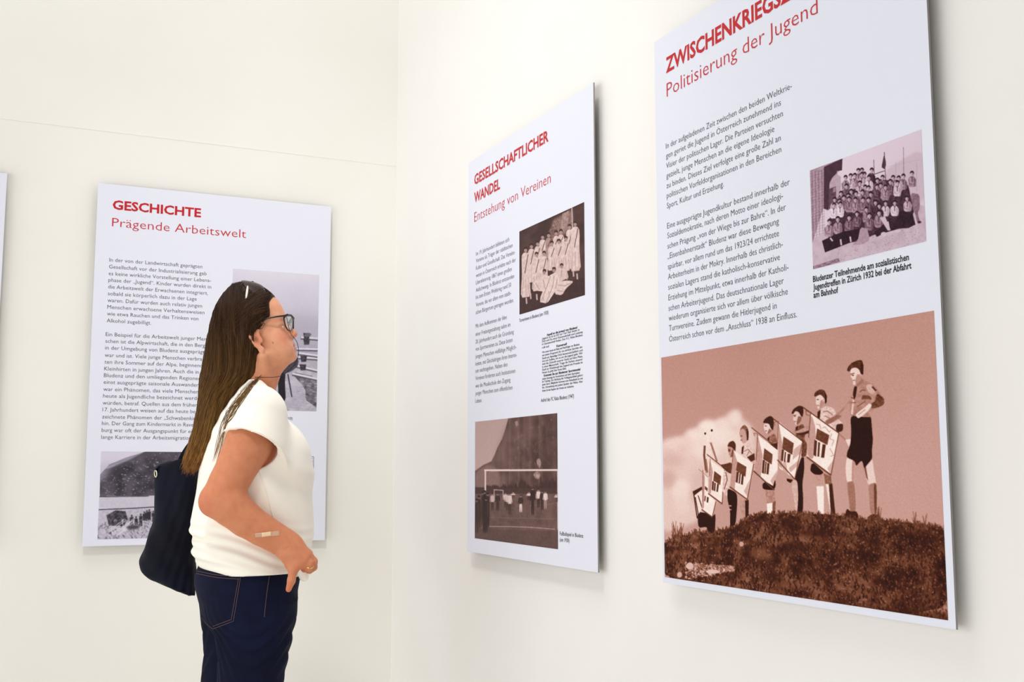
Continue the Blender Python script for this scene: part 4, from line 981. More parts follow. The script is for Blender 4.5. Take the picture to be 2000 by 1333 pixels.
# near hand: palm, four curled fingers, thumb hanging down
B.add(P_cap(L(563, 1066, -.166), L(588, 1088, -.165), .029, .027), .02)
B.add(P_cap(L(566, 1076, -.180), L(590, 1096, -.178), .021, .019), .015)
B.add(P_cap(L(572, 1066, -.140), L(600, 1084, -.130), .018, .015), .015)
B.add(P_cap(L(558, 1082, -.180), L(570, 1104, -.182), .017, .0145), .012)
fing = [[(L(594, 1095, -.178), .0115), (L(605, 1101, -.180), .0100), (L(604, 1111, -.174), .0090), (L(594, 1113, -.166), .0078)],
        [(L(600, 1090, -.160), .0115), (L(611, 1099, -.160), .0100), (L(611, 1110, -.155), .0090), (L(602, 1115, -.148), .0078)],
        [(L(603, 1086, -.141), .0110), (L(613, 1097, -.139), .0095), (L(613, 1109, -.135), .0086), (L(605, 1116, -.128), .0075)],
        [(L(602, 1084, -.123), .0100), (L(610, 1096, -.119), .0086), (L(611, 1107, -.115), .0078), (L(605, 1114, -.109), .0068)]]
B.add(P_ell(L(577, 1108, -.190), (.012, .008, .012)), .008)
for a_, b_ in (((572, 1074, -.190), (596, 1094, -.187)), ((578, 1070, -.180), (602, 1089, -.170)), ((582, 1066, -.165), (605, 1085, -.150))): B.add(P_cap(L(*a_), L(*b_), .0035, .0060), .006)
for a_, b_ in (((556, 1076, -.205), (574, 1062, -.203)), ((561, 1081, -.207), (582, 1066, -.203))): B.cut(P_cap(L(*a_), L(*b_), .0014, .0010), .005)
for f_ in fing: chain(B, f_, .003)
thumb = [(L(567, 1102, -.184), .0135), (L(572.5, 1116, -.187), .0110), (L(569, 1135, -.188), .0098), (L(563.5, 1152, -.186), .0072)]
chain(B, thumb, .005)
# far arm hanging beside the body
arm_far = [(S_far, .058), (L(486, 880, .195), .047), (L(482, 960, .205), .042), (L(500, 1030, .21), .037), (L(515, 1080, .205), .029)]
chain(B, arm_far, .02)
B.add(P_cap(L(516, 1082, .205), L(524, 1118, .20), .026, .024), .015)
B.add(P_ell(L(522, 1108, .20), (.022, .014, .036)), .012)
for i in range(4):
    dx = (i - 1.5) * 12
    chain(B, [(L(524 + dx * .9, 1122, .2), .0098), (L(528 + dx, 1140 + 3 * (1 - abs(i - 1.2)), .195), .0088), (L(527 + dx, 1158 + 6 * (1 - abs(i - 1.2)), .185), .0072)], .003)
chain(B, [(L(540, 1098, .195), .012), (L(552, 1116, .185), .0098), (L(553, 1134, .18), .0075)], .004)
# neck
B.add(P_cap(HP(-.018, 0, -.035), L(490, 768, .0), .052, .060), .014)
B.add(P_cap(HP(.006, 0, -.066), L(501, 770, .0), .028, .034), .02)
B.add(P_cap(HP(-.005, -.062, -.045), L(523, 768, -.02), .013, .012), .02)
# head
SX, SZ = -.009, .006          # face features sit a little further back and higher
FP = lambda x, y, z: HP(x + SX, y, z + SZ)
H_ = lambda c, r, k=.02, yaw=0: B.add(P_ell(FP(*c) if c[0] > .055 else HP(*c), KR(r), MH), k)
H_((-.008, 0, .054), (.086, .070, .084), .01)
H_((.034, 0, -.006), (.052, .058, .076), .02)
H_((.038, 0, -.043), (.043, .043, .028), .018)
H_((.028, -.031, -.043), (.034, .022, .021), .016); H_((.028, .031, -.043), (.034, .022, .021), .016)
H_((.078, 0, -.0680), (.017, .020, .014), .014)
for s_ in (-1, 1):
    H_((.062, s_ * .037, -.024), (.025, .021, .026), .018)
    H_((.072, s_ * .028, -.052), (.020, .020, .020), .016)
    H_((.084, s_ * .022, .032), (.012, .022, .008), .012)
    B.cut(P_ell(FP(.099, s_ * .031, .011), (.013, .014, .010), MH), .010)
    H_((.079, s_ * .031, .016), (.0135, .016, .0065), .006)
    H_((.078, s_ * .031, .0035), (.0125, .015, .005), .006)
H_((.052, 0, .070), (.042, .052, .050), .03)
B.add(P_cap(FP(.089, 0, .022), FP(.1060, 0, -.010), .0075, .0100), .008)
H_((.1085, 0, -.0150), (.0105, .0100, .0095), .006)
for s_ in (-1, 1):
    H_((.0980, s_ * .0115, -.0195), (.0095, .0062, .0070), .005)
    B.cut(P_ell(FP(.1025, s_ * .0062, -.0255), (.0055, .003, .004), MH), .002)
H_((.087, 0, -.036), (.010, .020, .012), .010)
for s_ in (-1, 0, 1):
    H_((.0940 - abs(s_) * .006, s_ * .010, -.0400), (.0062, .010, .0048), .004)
    H_((.0935 - abs(s_) * .006, s_ * .009, -.0525), (.0066, .010, .0055), .004)
B.cut(P_cap(FP(.1005, 0, -.0463), FP(.086, -.022, -.0475), .0016, .0012), .003)
B.cut(P_cap(FP(.1005, 0, -.0463), FP(.086, .022, -.0475), .0016, .0012), .003)
B.cut(P_ell(FP(.0985, 0, -.062), (.008, .014, .005), MH), .008)
H_((.032, 0, -.060), (.030, .028, .010), .014)
# ears
for s_ in (-1, 1):
    y_ = s_ * .0695
    hel = [(.004, 0, .004), (-.012, .003, .022), (-.010, .005, .034), (.004, .004, .036), (.013, .001, .026), (.008, 0, .010)]
    outer = [(.012, 0, .022), (.007, .003, .030), (-.004, .005, .031), (-.013, .007, .024), (-.016, .007, .012), (-.013, .006, -.003), (-.007, .004, -.016), (-.001, .002, -.025)]
    for a, b in zip(outer[:-1], outer[1:]):
        B.add(P_cap(HP(a[0], y_ + s_ * a[1], a[2]), HP(b[0], y_ + s_ * b[1], b[2]), .0042, .0042), .003)
    B.add(P_ell(HP(-.006, y_ + s_ * .001, .008), (.016, .006, .026), MH), .006)
    B.add(P_ell(HP(.000, y_ + s_ * .003, -.028), (.0085, .0055, .0105), MH), .005)
    B.add(P_ell(HP(.010, y_, -.004), (.004, .004, .008), MH), .004)
    B.cut(P_ell(HP(-.003, y_ + s_ * .010, .002), (.0075, .008, .011), MH), .004)
    B.cut(P_ell(HP(-.007, y_ + s_ * .012, .022), (.007, .006, .007), MH), .003)
bv, bq = B.mesh(); bv = smooth_mesh(bv, bq, 2, .4); del B

def lin(*c): return np.array(srgb(*c)[:3])
hl = HI(bv); z = bv[:, 2]
face, armc, red = lin(228, 165, 130), lin(211, 138, 100), lin(212, 112, 84)
neckz = L(500, 740)[2]
wgt = np.clip((z - (neckz - .02)) / .08, 0, 1)[:, None]
col = armc * (1 - wgt) + face * wgt
def spot(c, r, colr, amt, space=None):
    global col
    d = np.linalg.norm(((bv if space is None else hl) - np.array(c)) / np.array(r), axis=1)
    a = (np.clip(1.2 - d, 0, 1) * amt)[:, None]; col = col * (1 - a) + colr * a
spot(L(405, 984, -.2), .05, red, .55); spot(L(590, 1096, -.17), .03, red, .35); spot(L(565, 1152, -.187), .014, lin(226, 110, 70), .5)
spot((.066, -.04, -.014), .028, lin(222, 128, 100), .45, 1); spot((.100, 0, -.012), .016, lin(216, 130, 104), .5, 1)
spot((.088, 0, -.0400), (.02, .022, .0105), lin(188, 98, 84), .75, 1)
spot((.0, -.078, .002), (.02, .02, .03), lin(206, 112, 84), .5, 1); spot((-.004, -.074, .001), (.0085, .012, .012), lin(150, 72, 52), .7, 1)
spot((.079, -.026, .042), (.010, .018, .0055), lin(120, 84, 58), .55, 1)
spot(tuple(HI(L(533, 670, -.058))) if True else (0, 0, 0), .0035, lin(140, 84, 60), .8, 1)
spot((.060, 0, .085), .03, lin(236, 184, 150), .5, 1)  # lit forehead, lightened in the skin colour
for i in range(70):   # freckles of the forearm
    t = RND.random(); k = RND.randrange(len(fore) - 1); c = fore[k][0] * (1 - t) + fore[k + 1][0] * t
    a_ = RND.uniform(-1.2, 1.2); r_ = fore[k][1]
    spot(c + np.array([0, -r_ * math.cos(a_), r_ * math.sin(a_)]), RND.uniform(.0015, .003), lin(176, 96, 62), .35)
m_skin = attr_mat('skin', 0.55, 0.3)
BS(m_skin).inputs['Subsurface Weight'].default_value = 0.10; BS(m_skin).inputs['Subsurface Radius'].default_value = (0.6, 0.25, 0.12); BS(m_skin).inputs['Subsurface Scale'].default_value = 0.008
bump_noise(m_skin, 300, 0.35, 0.0009, 5)
tcs = N(m_skin, 'ShaderNodeTexCoord'); nzs = N(m_skin, 'ShaderNodeTexNoise'); nzs.inputs['Scale'].default_value = 55; nzs.inputs['Detail'].default_value = 5
mxs = N(m_skin, 'ShaderNodeMixRGB', blend_type='MULTIPLY'); crs = N(m_skin, 'ShaderNodeValToRGB'); crs.color_ramp.elements[0].position = .3; crs.color_ramp.elements[1].position = .7
crs.color_ramp.elements[0].color = (.92, .84, .81, 1); crs.color_ramp.elements[1].color = (1, 1, 1, 1); mxs.inputs[0].default_value = 1.0
LK(m_skin, tcs.outputs['Object'], nzs.inputs['Vector']); LK(m_skin, nzs.outputs[0], crs.inputs[0]); LK(m_skin, crs.outputs[0], mxs.inputs[2])
LK(m_skin, [n for n in m_skin.node_tree.nodes if n.type == 'ATTRIBUTE'][0].outputs['Color'], mxs.inputs[1]); LK(m_skin, mxs.outputs[0], BS(m_skin).inputs['Base Color'])
body = mesh_np('body', bv, bq, m_skin, person, True, col)

# eyes
m_eye = mat('eye_white', srgb(236, 230, 224), 0.15, 0.5); m_iris = mat('iris', srgb(70, 78, 70), 0.15, 0.5)
for s_ in (-1, 1):
    bm = bmesh.new(); bmesh.ops.create_uvsphere(bm, u_segments=24, v_segments=16, radius=.0118)
    bmesh.ops.translate(bm, verts=bm.verts, vec=FP(.0775, s_ * .031, .0098)); e = bm_obj('eye', bm, m_eye, person, True)
    bm = bmesh.new(); bmesh.ops.create_uvsphere(bm, u_segments=20, v_segments=10, radius=.0058); bmesh.ops.scale(bm, verts=bm.verts, vec=(.45, 1, 1))
    bmesh.ops.transform(bm, verts=bm.verts, matrix=Matrix([list(MH[i]) + [FP(.0872, s_ * .0312, .0100)[i]] for i in range(3)] + [[0, 0, 0, 1]])); ir = bm_obj('iris', bm, m_iris, e, True)

# ---- blouse
lo = np.array([-.20, -.30, .84]); hi = np.array([.24, .26, 1.46])
F = Field(lo, hi, 0.0026)
F.add(P_stack(rows(shirt_rows), PHI, 2.2, 0.0), .02)
F.add(P_ell(L(552, 890, -.06), (.06, .075, .075)), .05); F.add(P_ell(L(548, 890, .09), (.06, .075, .075)), .05)
X, Y, Z = F.grid()
o1, o2, o3 = L(437, 860, -.150), L(495, 846, -.232), L(543, 892, -.150)
npl = np.cross(o2 - o1, o3 - o1); npl /= np.linalg.norm(npl)
if (S_near - o1) @ npl > 0: npl = -npl
def sleeve_near(X, Y, Z):
    d1 = P_cap(S_near + np.array([0, 0, -.004]), L(492, 882, -.178), .0685, .0790)[0](X, Y, Z)
    pl = (X - o1[0]) * npl[0] + (Y - o1[1]) * npl[1] + (Z - o1[2]) * npl[2]
    return np.maximum(d1, pl)
F.add((sleeve_near, S_near - .2, S_near + .16), .035)
def sleeve_far(X, Y, Z):
    d1 = P_cap(S_far, L(488, 880, .19), .066, .066)[0](X, Y, Z)
    return np.maximum(d1, S_far[2] - .085 - Z)
F.add((sleeve_far, S_far - .16, S_far + .12), .03)
# front hem gathered beside the hand
F.add(P_cap(L(588, 1098, -.10), L(594, 1127, -.10), .016, .012), .015)
# cloth folds
def ramp(v, a, b): return np.clip((v - a) / (b - a), 0, 1)
X, Y, Z = F.grid()
zb = lambda y: L(480, y)[2]
w1 = ramp(Z, zb(1010), zb(1040)) * 1.0; w1 = w1 * (1 - .0 * Z)
sag = Z + .20 * (X - L(380, 1050)[0]) + .25 * (X - L(470, 1050)[0]) ** 2
back = 1 - ramp(X, L(430, 1050)[0], L(560, 1050)[0])
f1 = np.sin(sag * 2 * np.pi / .028 + 2.5 * np.sin(X * 17 + Y * 9)) * .0028 * w1 * ramp(Z, zb(1112), zb(1096)) * (.35 + .65 * back)
dg_ = (X - L(520, 900)[0]) * .75 + (Z - zb(900)) * .5
f2 = np.sin(dg_ * 2 * np.pi / .085 + 1.2 * np.sin(Z * 21)) * .0046 * ramp(Z, zb(1040), zb(960)) * ramp(Z, zb(880), zb(930)) * ramp(X, L(470, 900)[0], L(540, 900)[0])
f3 = np.sin(((X - S_near[0]) * .9 + (Z - S_near[2]) * .75) * 2 * np.pi / .05 + 1.5 * np.sin(X * 30)) * .0036 * ramp(-Y, .05, .12) * ramp(Z, zb(880), zb(850)) * ramp(X, L(545, 800)[0], L(470, 800)[0])
F.f += (f1 + f2 + f3).astype(np.float32); del f1, f2, f3, sag, back, dg_, w1
# arm hole, opening for the neck, and the hem
sl_e = L(492, 882, -.178)
F.cut(P_cap(S_near * .75 + sl_e * .25, sl_e - (sl_e - S_near) * .22, .0615, .0655), .003)
nb, nt = L(503, 776, .0), HP(-.01, 0, -.06)
F.cut(P_cap(nb + np.array([.004, 0, .004]), nt + np.array([.0, 0, .03]), .064, .070), .006)
hx0, hx1 = L(396, 1111), L(594, 1113)
def hem(X, Y, Z):
    xm = L(470, 1120)[0]
    zh = hx0[2] - .003 - .007 * ramp(X, L(470, 1100)[0], L(400, 1100)[0]) - .003 * np.exp(-((X - xm) / .10) ** 2) - .03 * ramp(X, L(586, 1100)[0], L(596, 1100)[0])
    return zh - Z + 0 * Y
F.keep(hem)
shell = -(F.f + .0052)
F.f = np.maximum(F.f, shell).astype(np.float32)
sv, sq = F.mesh(); sv = smooth_mesh(sv, sq, 1, .4); del F, shell
m_shirt = mat('blouse_cream', srgb(252, 248, 236), 0.8, 0.15)
BS(m_shirt).inputs['Sheen Weight'].default_value = 0.1
bump_noise(m_shirt, 900, 0.12, 0.0004, 2)
shirt = mesh_np('blouse', sv, sq, m_shirt, person, True)
shirt['label'] = 'cream short sleeved blouse'

# ---- jeans
lo = np.array([-.24, -.26, .06]); hi = np.array([.22, .24, .95])
F = Field(lo, hi, 0.003)
F.add(P_stack(rows(hip_rows), PHI, 2.25, 0.0), .02)
def trouser(hip, knee, ankle, spec, dy):
    F.add(P_stack(rows(spec, dy, PHI), PHI, 2.1), .03)
    z0 = rows(spec, dy)[-1]; base = np.array([z0[1], z0[2], z0[0]]) + np.array([0, 0, .01])
    F.add(P_cap(base, knee, .073, .062), .03); F.add(P_cap(knee, ankle, .062, .046), .03)
trouser(hn, kn, an + np.array([0, 0, .02]), [(1180, 412, 572, .086), (1205, 408, 573, .088), (1235, 422, 570, .086), (1260, 427, 566, .083), (1300, 430, 558, .078), (1340, 431, 546, .073)], -.085)
trouser(hf, kf, af + np.array([0, 0, .02]), [(1180, 400, 552, .086), (1205, 397, 553, .088), (1235, 400, 545, .086), (1260, 402, 540, .083), (1300, 399, 530, .078), (1340, 397, 520, .073)], .085)
X, Y, Z = F.grid(); zz = lambda y: L(470, y)[2]
cr = np.sin((Z + .5 * X + .15 * np.sin(Y * 18)) * 2 * np.pi / .052 + 2 * np.sin(X * 22)) * .0026 * np.exp(-((Z - zz(1250)) / .07) ** 2)
cr += np.sin((Z - .3 * X) * 2 * np.pi / .045 + Y * 30) * .0022 * np.exp(-((Z - kn[2] - .02) / .09) ** 2) + np.sin(Z * 2 * np.pi / .035 + X * 25) * .003 * np.exp(-((Z - .13) / .06) ** 2)
F.f += cr.astype(np.float32)
F.keep(lambda X, Y, Z: Z - zz(1070) + 0 * X + 0 * Y)
F.keep(lambda X, Y, Z: .088 - Z + 0 * X + 0 * Y)
for an_ in (an, af): F.cut(P_cap(an_ + np.array([0, 0, -.05]), an_ + np.array([0, 0, .02]), .042, .040), .004)
jv, jq = F.mesh(); jv = smooth_mesh(jv, jq, 1, .4); del F, cr
m_jean = mat('denim_navy', srgb(20, 26, 56), 0.85, 0.15)
vary(m_jean, srgb(9, 11, 28), srgb(17, 24, 54), 9, 5, .3, .8)
bump_noise(m_jean, 1400, 0.2, 0.0004, 2)
jeans = mesh_np('jeans', jv, jq, m_jean, person, True); jeans['label'] = 'dark blue jeans'

# seams and pockets sewn where the camera shows them
def drape(v, q, lift=.0012):
    t = BVHTree.FromPolygons([tuple(p) for p in v], [tuple(r) for r in q]); o = CAM_P - PO
    def hit(px, py):
        d = ray(px, py).normalized(); p, n, i, ds = t.ray_cast(o, d)
        return (p + n * lift if n.dot(d) < 0 else p - n * lift) if p else None
    return hit
onj = drape(jv, jq, .0006)
def sew(hit, pts, n=10):
    out = [hit(*p) for p in spline([np.array(p) for p in pts], n)]
    return [p for p in out if p is not None]
m_stitch = mat('thread_tan', srgb(92, 74, 76), 0.8, 0.1)
tubes('stitching', [(sew(onj, q), .0009, False) for q in ([(384, 1116), (425, 1124), (469, 1127)], [(384, 1121), (425, 1129), (468, 1132)], [(470, 1127), (464, 1165), (456, 1214)], [(466, 1130), (460, 1165), (452, 1211)], [(456, 1214), (440, 1220), (416, 1229)], [(452, 1211), (438, 1216), (416, 1224)], [(416, 1229), (404, 1219), (394, 1207)], [(527, 1120), (521, 1160), (516, 1206)])], m_stitch, jeans, 5)
m_brass = mat('brass_pale', srgb(236, 214, 160), 0.3, 0.5, Metallic=1.0)
rv = onj(466, 1124)
bm = bmesh.new(); bmesh.ops.create_uvsphere(bm, u_segments=14, v_segments=8, radius=.0050); bmesh.ops.scale(bm, verts=bm.verts, vec=(1, .5, 1)); bmesh.ops.translate(bm, verts=bm.verts, vec=rv)
bm_obj('rivet', bm, m_brass, jeans, True)
ons = drape(sv, sq, .0004)
tubes('side_seam', [(sew(ons, [(505, 918), (520, 960), (533, 1010)]), .0013, False)], m_shirt, shirt, 6)
tubes('sleeve_hem', [([Vector(o1 + (o2 - o1) * 0)] and [p for p in sew(ons, [(439, 857), (458, 850), (480, 845), (497, 843), (515, 849), (530, 860), (539, 873), (545, 890)], 6)], .0012, False)], m_shirt, shirt, 6)

# shoes
m_shoe = mat('shoe_leather', srgb(60, 46, 38), 0.45, 0.4); m_sole = mat('shoe_sole', srgb(215, 208, 196), 0.7, 0.2)
for an_ in (an, af):
    F = Field(an_ + np.array([-.09, -.07, -.09]), an_ + np.array([.26, .14, .03]), .003)
    d_ = np.array([math.cos(PHI), math.sin(PHI), 0])
    F.add(P_cap(an_ + np.array([-.01, 0, -.035]), an_ + d_ * .10 + np.array([0, 0, -.05]), .043, .036), .02); F.add(P_ell(an_ + d_ * .13 + np.array([0, 0, -.056]), (.062, .042, .026), np.stack([d_, [-d_[1], d_[0], 0], [0, 0, 1]], 1)), .02)
    F.add(P_cap(an_ + np.array([0, 0, -.03]), an_ + np.array([0, 0, -.005]), .042, .042), .02)
    F.cut(P_cap(an_ + np.array([0, 0, -.03]), an_ + np.array([0, 0, .06]), .036, .036), .003)
    F.keep(lambda X, Y, Z: .014 - Z + 0 * X + 0 * Y)
    v_, q_ = F.mesh(); shoe = mesh_np('shoe', v_, q_, m_shoe, person, True)
    S = Field(an_ + np.array([-.09, -.07, -.09]), an_ + np.array([.26, .14, .03]), .003)
    S.add(P_cap(an_ + np.array([-.012, 0, -.035]), an_ + d_ * .10 + np.array([0, 0, -.05]), .046, .040), .02); S.add(P_ell(an_ + d_ * .13 + np.array([0, 0, -.056]), (.066, .046, .03), np.stack([d_, [-d_[1], d_[0], 0], [0, 0, 1]], 1)), .02)
    S.keep(lambda X, Y, Z: np.maximum(.0005 - Z, Z - .016) + 0 * X + 0 * Y)
    v_, q_ = S.mesh(); mesh_np('sole', v_, q_, m_sole, shoe, True)
# ---- hair: a cap and a long fall of hair, overlaid with strands
F = Field(np.array([-.24, -.24, 1.10]), np.array([.14, .24, 1.70]), .003)
dyh = -.045
edge_px = [(540, 572, .0), (535, 583, -.005), (527, 592, -.04), (526, 607, -.06), (525, 619, -.066), (520, 630, -.07), (512, 641, -.072), (499, 642, -.075), (490, 640, -.075)]
eb = np.array([HI(L(x, y, d)) for x, y, d in edge_px])          # hair line in the head frame
order = np.argsort(eb[:, 2]); ez, ex_ = eb[order, 2], eb[order, 0]
cap_c, cap_r = np.array([.002, 0, .055]), np.array([.096, .081, .113])
def cap_fn(X, Y, Z):
    d = P_ell(HP(*cap_c), KR(cap_r), MH)[0](X, Y, Z)
    lx = ((X - HO[0]) * MH[0, 0] + (Y - HO[1]) * MH[1, 0] + (Z - HO[2]) * MH[2, 0]) / KX
    lz = (X - HO[0]) * MH[0, 2] + (Y - HO[1]) * MH[1, 2] + (Z - HO[2]) * MH[2, 2]
    xb = np.interp(lz.ravel(), ez, ex_, left=-.02).reshape(lz.shape)
    return np.maximum(d, (lx - xb) * .8)
F.add((cap_fn, HP(*cap_c) - .12, HP(*cap_c) + .12), .006)
fall = [(558, 456, 468, .016), (566, 446, 474, .036), (575, 437, 477, .050), (585, 430, 480, .060), (604, 417, 488, .072), (630, 410, 492, .078), (650, 406, 497, .083), (672, 402, 501, .084), (695, 399, 507, .083), (720, 395, 510, .082), (736, 392, 508, .080), (752, 389, 492, .078), (775, 386, 466, .078), (800, 382, 450, .078), (830, 376, 440, .078),
        (860, 368, 433, .077), (885, 360, 424, .075), (900, 354, 416, .070), (909, 356, 402, .058), (915, 364, 388, .04)]
fr_ = rows(fall, dyh * 0 - .015)
F.add(P_stack(fr_, PHI, 2.3, -.004), .035)
X, Y, Z = F.grid()
F.f += (np.sin((Y * .9 + X * .5 - .06 * Z) * 2 * np.pi / .021 + 3 * np.sin(Z * 5 + X * 20)) * .0018 + np.sin((X * .9 - Y * .4 + .1 * Z) * 2 * np.pi / .013 + 2 * np.sin(Z * 7)) * .0012).astype(np.float32) * np.clip((1.62 - Z) / .08, 0, 1)
hv, hq = F.mesh(); hv = smooth_mesh(hv, hq, 1, .4)
HF, HLO, HH = F.f.copy(), F.lo.copy(), F.h; del F
def hsample(p):
    q = np.clip((p - HLO) / HH, 0, np.array(HF.shape) - 2.001); i = q.astype(int); t = q - i; r = 0
    for k in range(8):
        o = np.array([(k >> 2) & 1, (k >> 1) & 1, k & 1]); w_ = np.prod(np.where(o, t, 1 - t), axis=1)
        r = r + w_ * HF[i[:, 0] + o[0], i[:, 1] + o[1], i[:, 2] + o[2]]
    return r
ztop, zbot = L(470, 560)[2], L(370, 920)[2]
def hair_col(p, j=0.0):
    t = np.clip((ztop - p[:, 2]) / (ztop - zbot), 0, 1)[:, None]
    k = [0, .25, .5, .75, .92, 1.0]; c = [lin(44, 27, 17), lin(54, 34, 16), lin(78, 52, 20), lin(100, 70, 28), (lin(126, 86, 38)), lin(134, 88, 42)]
    col_ = np.stack([np.interp(t[:, 0], k, [q[i] for q in c]) for i in range(3)], 1)
    return col_ * (1 + j)
m_hair = attr_mat('hair', 0.45, 0.16)
BS(m_hair).inputs['Anisotropic'].default_value = 0.4
bump_noise(m_hair, 300, 0.25, 0.0006, 3, (1, 1, .06))
# strands
HV, HQ, HC = [hv], [hq], [hair_col(hv, -.15)]
nbase = len(hv)
def strand(path, r0, r1, j):
    global nbase
    P = np.array(path); n = len(P)
    T = np.gradient(P, axis=0); T /= np.linalg.norm(T, axis=1)[:, None] + 1e-9
    A = np.cross(T, [0.3, .9, .1]); A /= np.linalg.norm(A, axis=1)[:, None] + 1e-9; Bn = np.cross(T, A)
    t = np.linspace(0, 1, n); r = (r0 + (r1 - r0) * t) * np.minimum(1, 6 * (1.02 - t)) * np.minimum(1, .3 + 6 * t)
    ring = []
    for k in range(4):
        a = k * math.pi / 2; ring.append(P + (A * math.cos(a) + Bn * math.sin(a)) * r[:, None])
    V = np.stack(ring, 1).reshape(-1, 3); i = np.arange(n - 1)[:, None] * 4; k = np.arange(4)[None]
    q = np.stack([i + k, i + (k + 1) % 4, i + 4 + (k + 1) % 4, i + 4 + k], -1).reshape(-1, 4)
    HV.append(V); HQ.append(q + nbase); HC.append(hair_col(V, j)); nbase += len(V)
FR = np.array(sorted(fr_, key=lambda r: -r[0]))
zs = FR[:, 0]
zcrown = HP(.01, 0, .150)[2]
axk = np.array([[zcrown, *HP(.000, 0, .12)[:2]], [zs[0], FR[0, 1], FR[0, 2]]])
def hair_pts(zz_, th, grow):
    """points of the hair surface at heights zz_, seen from the middle of the hair in directions th"""
    cx = np.interp(-zz_, -np.r_[zcrown, zs], np.r_[axk[0, 1], FR[:, 1]]); cy = np.interp(-zz_, -np.r_[zcrown, zs], np.r_[axk[0, 2], FR[:, 2]])
    d = np.stack([np.cos(th + PHI), np.sin(th + PHI)], 1); rad = np.zeros(len(zz_))
    for r in np.arange(.14, .0, -.002):
        p = np.c_[cx + d[:, 0] * r, cy + d[:, 1] * r, zz_]
        f = hsample(p); rad = np.where((rad == 0) & (f < 0), r + np.clip(-f, 0, .002), rad)
    rad = np.where(rad > 0, rad + grow, 0)
    return np.c_[cx + d[:, 0] * rad, cy + d[:, 1] * rad, zz_]
rs = np.random.RandomState(4)
for i in range(2100):
    th = rs.uniform(-math.pi, .15) if i < 1600 else rs.uniform(-math.pi, math.pi)
    z0 = zcrown - rs.uniform(.0, .12) if rs.rand() < .6 else zcrown - rs.uniform(.1, .3)
    z1 = zs[-1] + abs(rs.normal(0, .020)) - .002
    g = rs.uniform(-.0008, .0024); w_ = rs.uniform(-.16, .16); ph = rs.rand() * 6; wv = rs.uniform(.0003, .0022)
    t = np.linspace(0, 1, 26); zz_ = z0 + (z1 - z0) * t
    head_t = np.clip((zz_ - zs[3]) / (zcrown - zs[3]), 0, 1)
    tha = (th + w_ * t + .05 * np.sin(3 * t + ph)) * (1 - head_t) + (-math.pi / 2 - .9 if th < 0 else math.pi / 2 + .9) * head_t * .5 + th * head_t * .5
    pts = hair_pts(zz_, tha, g)
    pts[:, 0] += wv * np.sin(7 * t + ph) * t; pts[:, 1] += wv * np.cos(6 * t + ph) * t
    lx = HI(pts); keep = lx[:, 0] < np.interp(lx[:, 2], ez, ex_, left=-.01) - .02
    bad = np.where(~keep & (zz_ > zs[5]))[0]
    if len(bad): pts = pts[bad.max() + 1:]
    step = np.linalg.norm(np.diff(pts, axis=0), axis=1) if len(pts) > 5 else np.ones(1)
    if len(pts) < 6 or step.max() > .05: continue
    d_ = pts[-1] - pts[-4]; d_ /= np.linalg.norm(d_); e_ = abs(rs.normal(0, .011)); sd = rs.normal(0, .12, 3)
    pts = np.concatenate([pts, [pts[-1] + (d_ + sd * k / 3) * e_ * k / 3 for k in (1, 2, 3)]])
    strand(pts, rs.uniform(.0005, .0011), rs.uniform(.0004, .0008), rs.uniform(-.3, .4) if rs.rand() < .82 else rs.uniform(.4, .9))
def cap_pt(lx, lz, s_, grow):
    """point of the hair cap at sagittal place lx, lz on one side"""
    q = 1 - ((lx - cap_c[0]) / (cap_r[0] + grow)) ** 2 - ((lz - cap_c[2]) / (cap_r[2] + grow)) ** 2
    return HP(lx, s_ * (cap_r[1] + grow) * math.sqrt(max(q, 0)), lz)
def on_hair(pts, grow):
    P = np.array(pts); c = HP(0, 0, .045); d = P - c; r0 = np.linalg.norm(d, axis=1); d = d / r0[:, None]; rad = np.zeros(len(P))
    for e in np.arange(.03, -.03, -.0015):
        f = hsample(c + d * (r0 + e)[:, None]); rad = np.where((rad == 0) & (f < 0), r0 + e + np.clip(-f, 0, .0015), rad)
    rad = np.where(rad > 0, rad, r0)
    P = c + d * (rad + grow)[:, None]; l = HI(P); bad = np.where((l[:, 0] > -.020) & (l[:, 2] < .036) & (l[:, 2] < .036))[0]
    return P[:max(bad.min(), 3)] if len(bad) else P       # keep the ear free
for s_ in (-1, 1):
    for i in range(330):      # from the hair line back to behind the ear
        z0 = rs.uniform(ez[3], .140); x0 = np.interp(z0, ez, ex_) - rs.uniform(.0, .012)
        x0 = min(x0, cap_c[0] + cap_r[0] * math.sqrt(max(0, 1 - ((z0 - cap_c[2]) / cap_r[2]) ** 2)) * .98)
        x1, z1 = -.045 + rs.uniform(-.03, .02), .004 + (z0 - .03) * .55 + rs.uniform(-.01, .01)
        g = rs.uniform(-.0008, .0022); pts = []
        for k in range(12):
            t = k / 11; lx = x0 + (x1 - x0) * t; lz = z0 + (z1 - z0) * t ** 1.3 + .010 * math.sin(math.pi * t) * (1 if z0 > .06 else .2)
            pts.append(cap_pt(lx, lz, s_, g))
        strand(on_hair(pts, g), rs.uniform(.0005, .0011), .0006, rs.uniform(-.3, .5) if rs.rand() < .85 else rs.uniform(.6, 1.6))
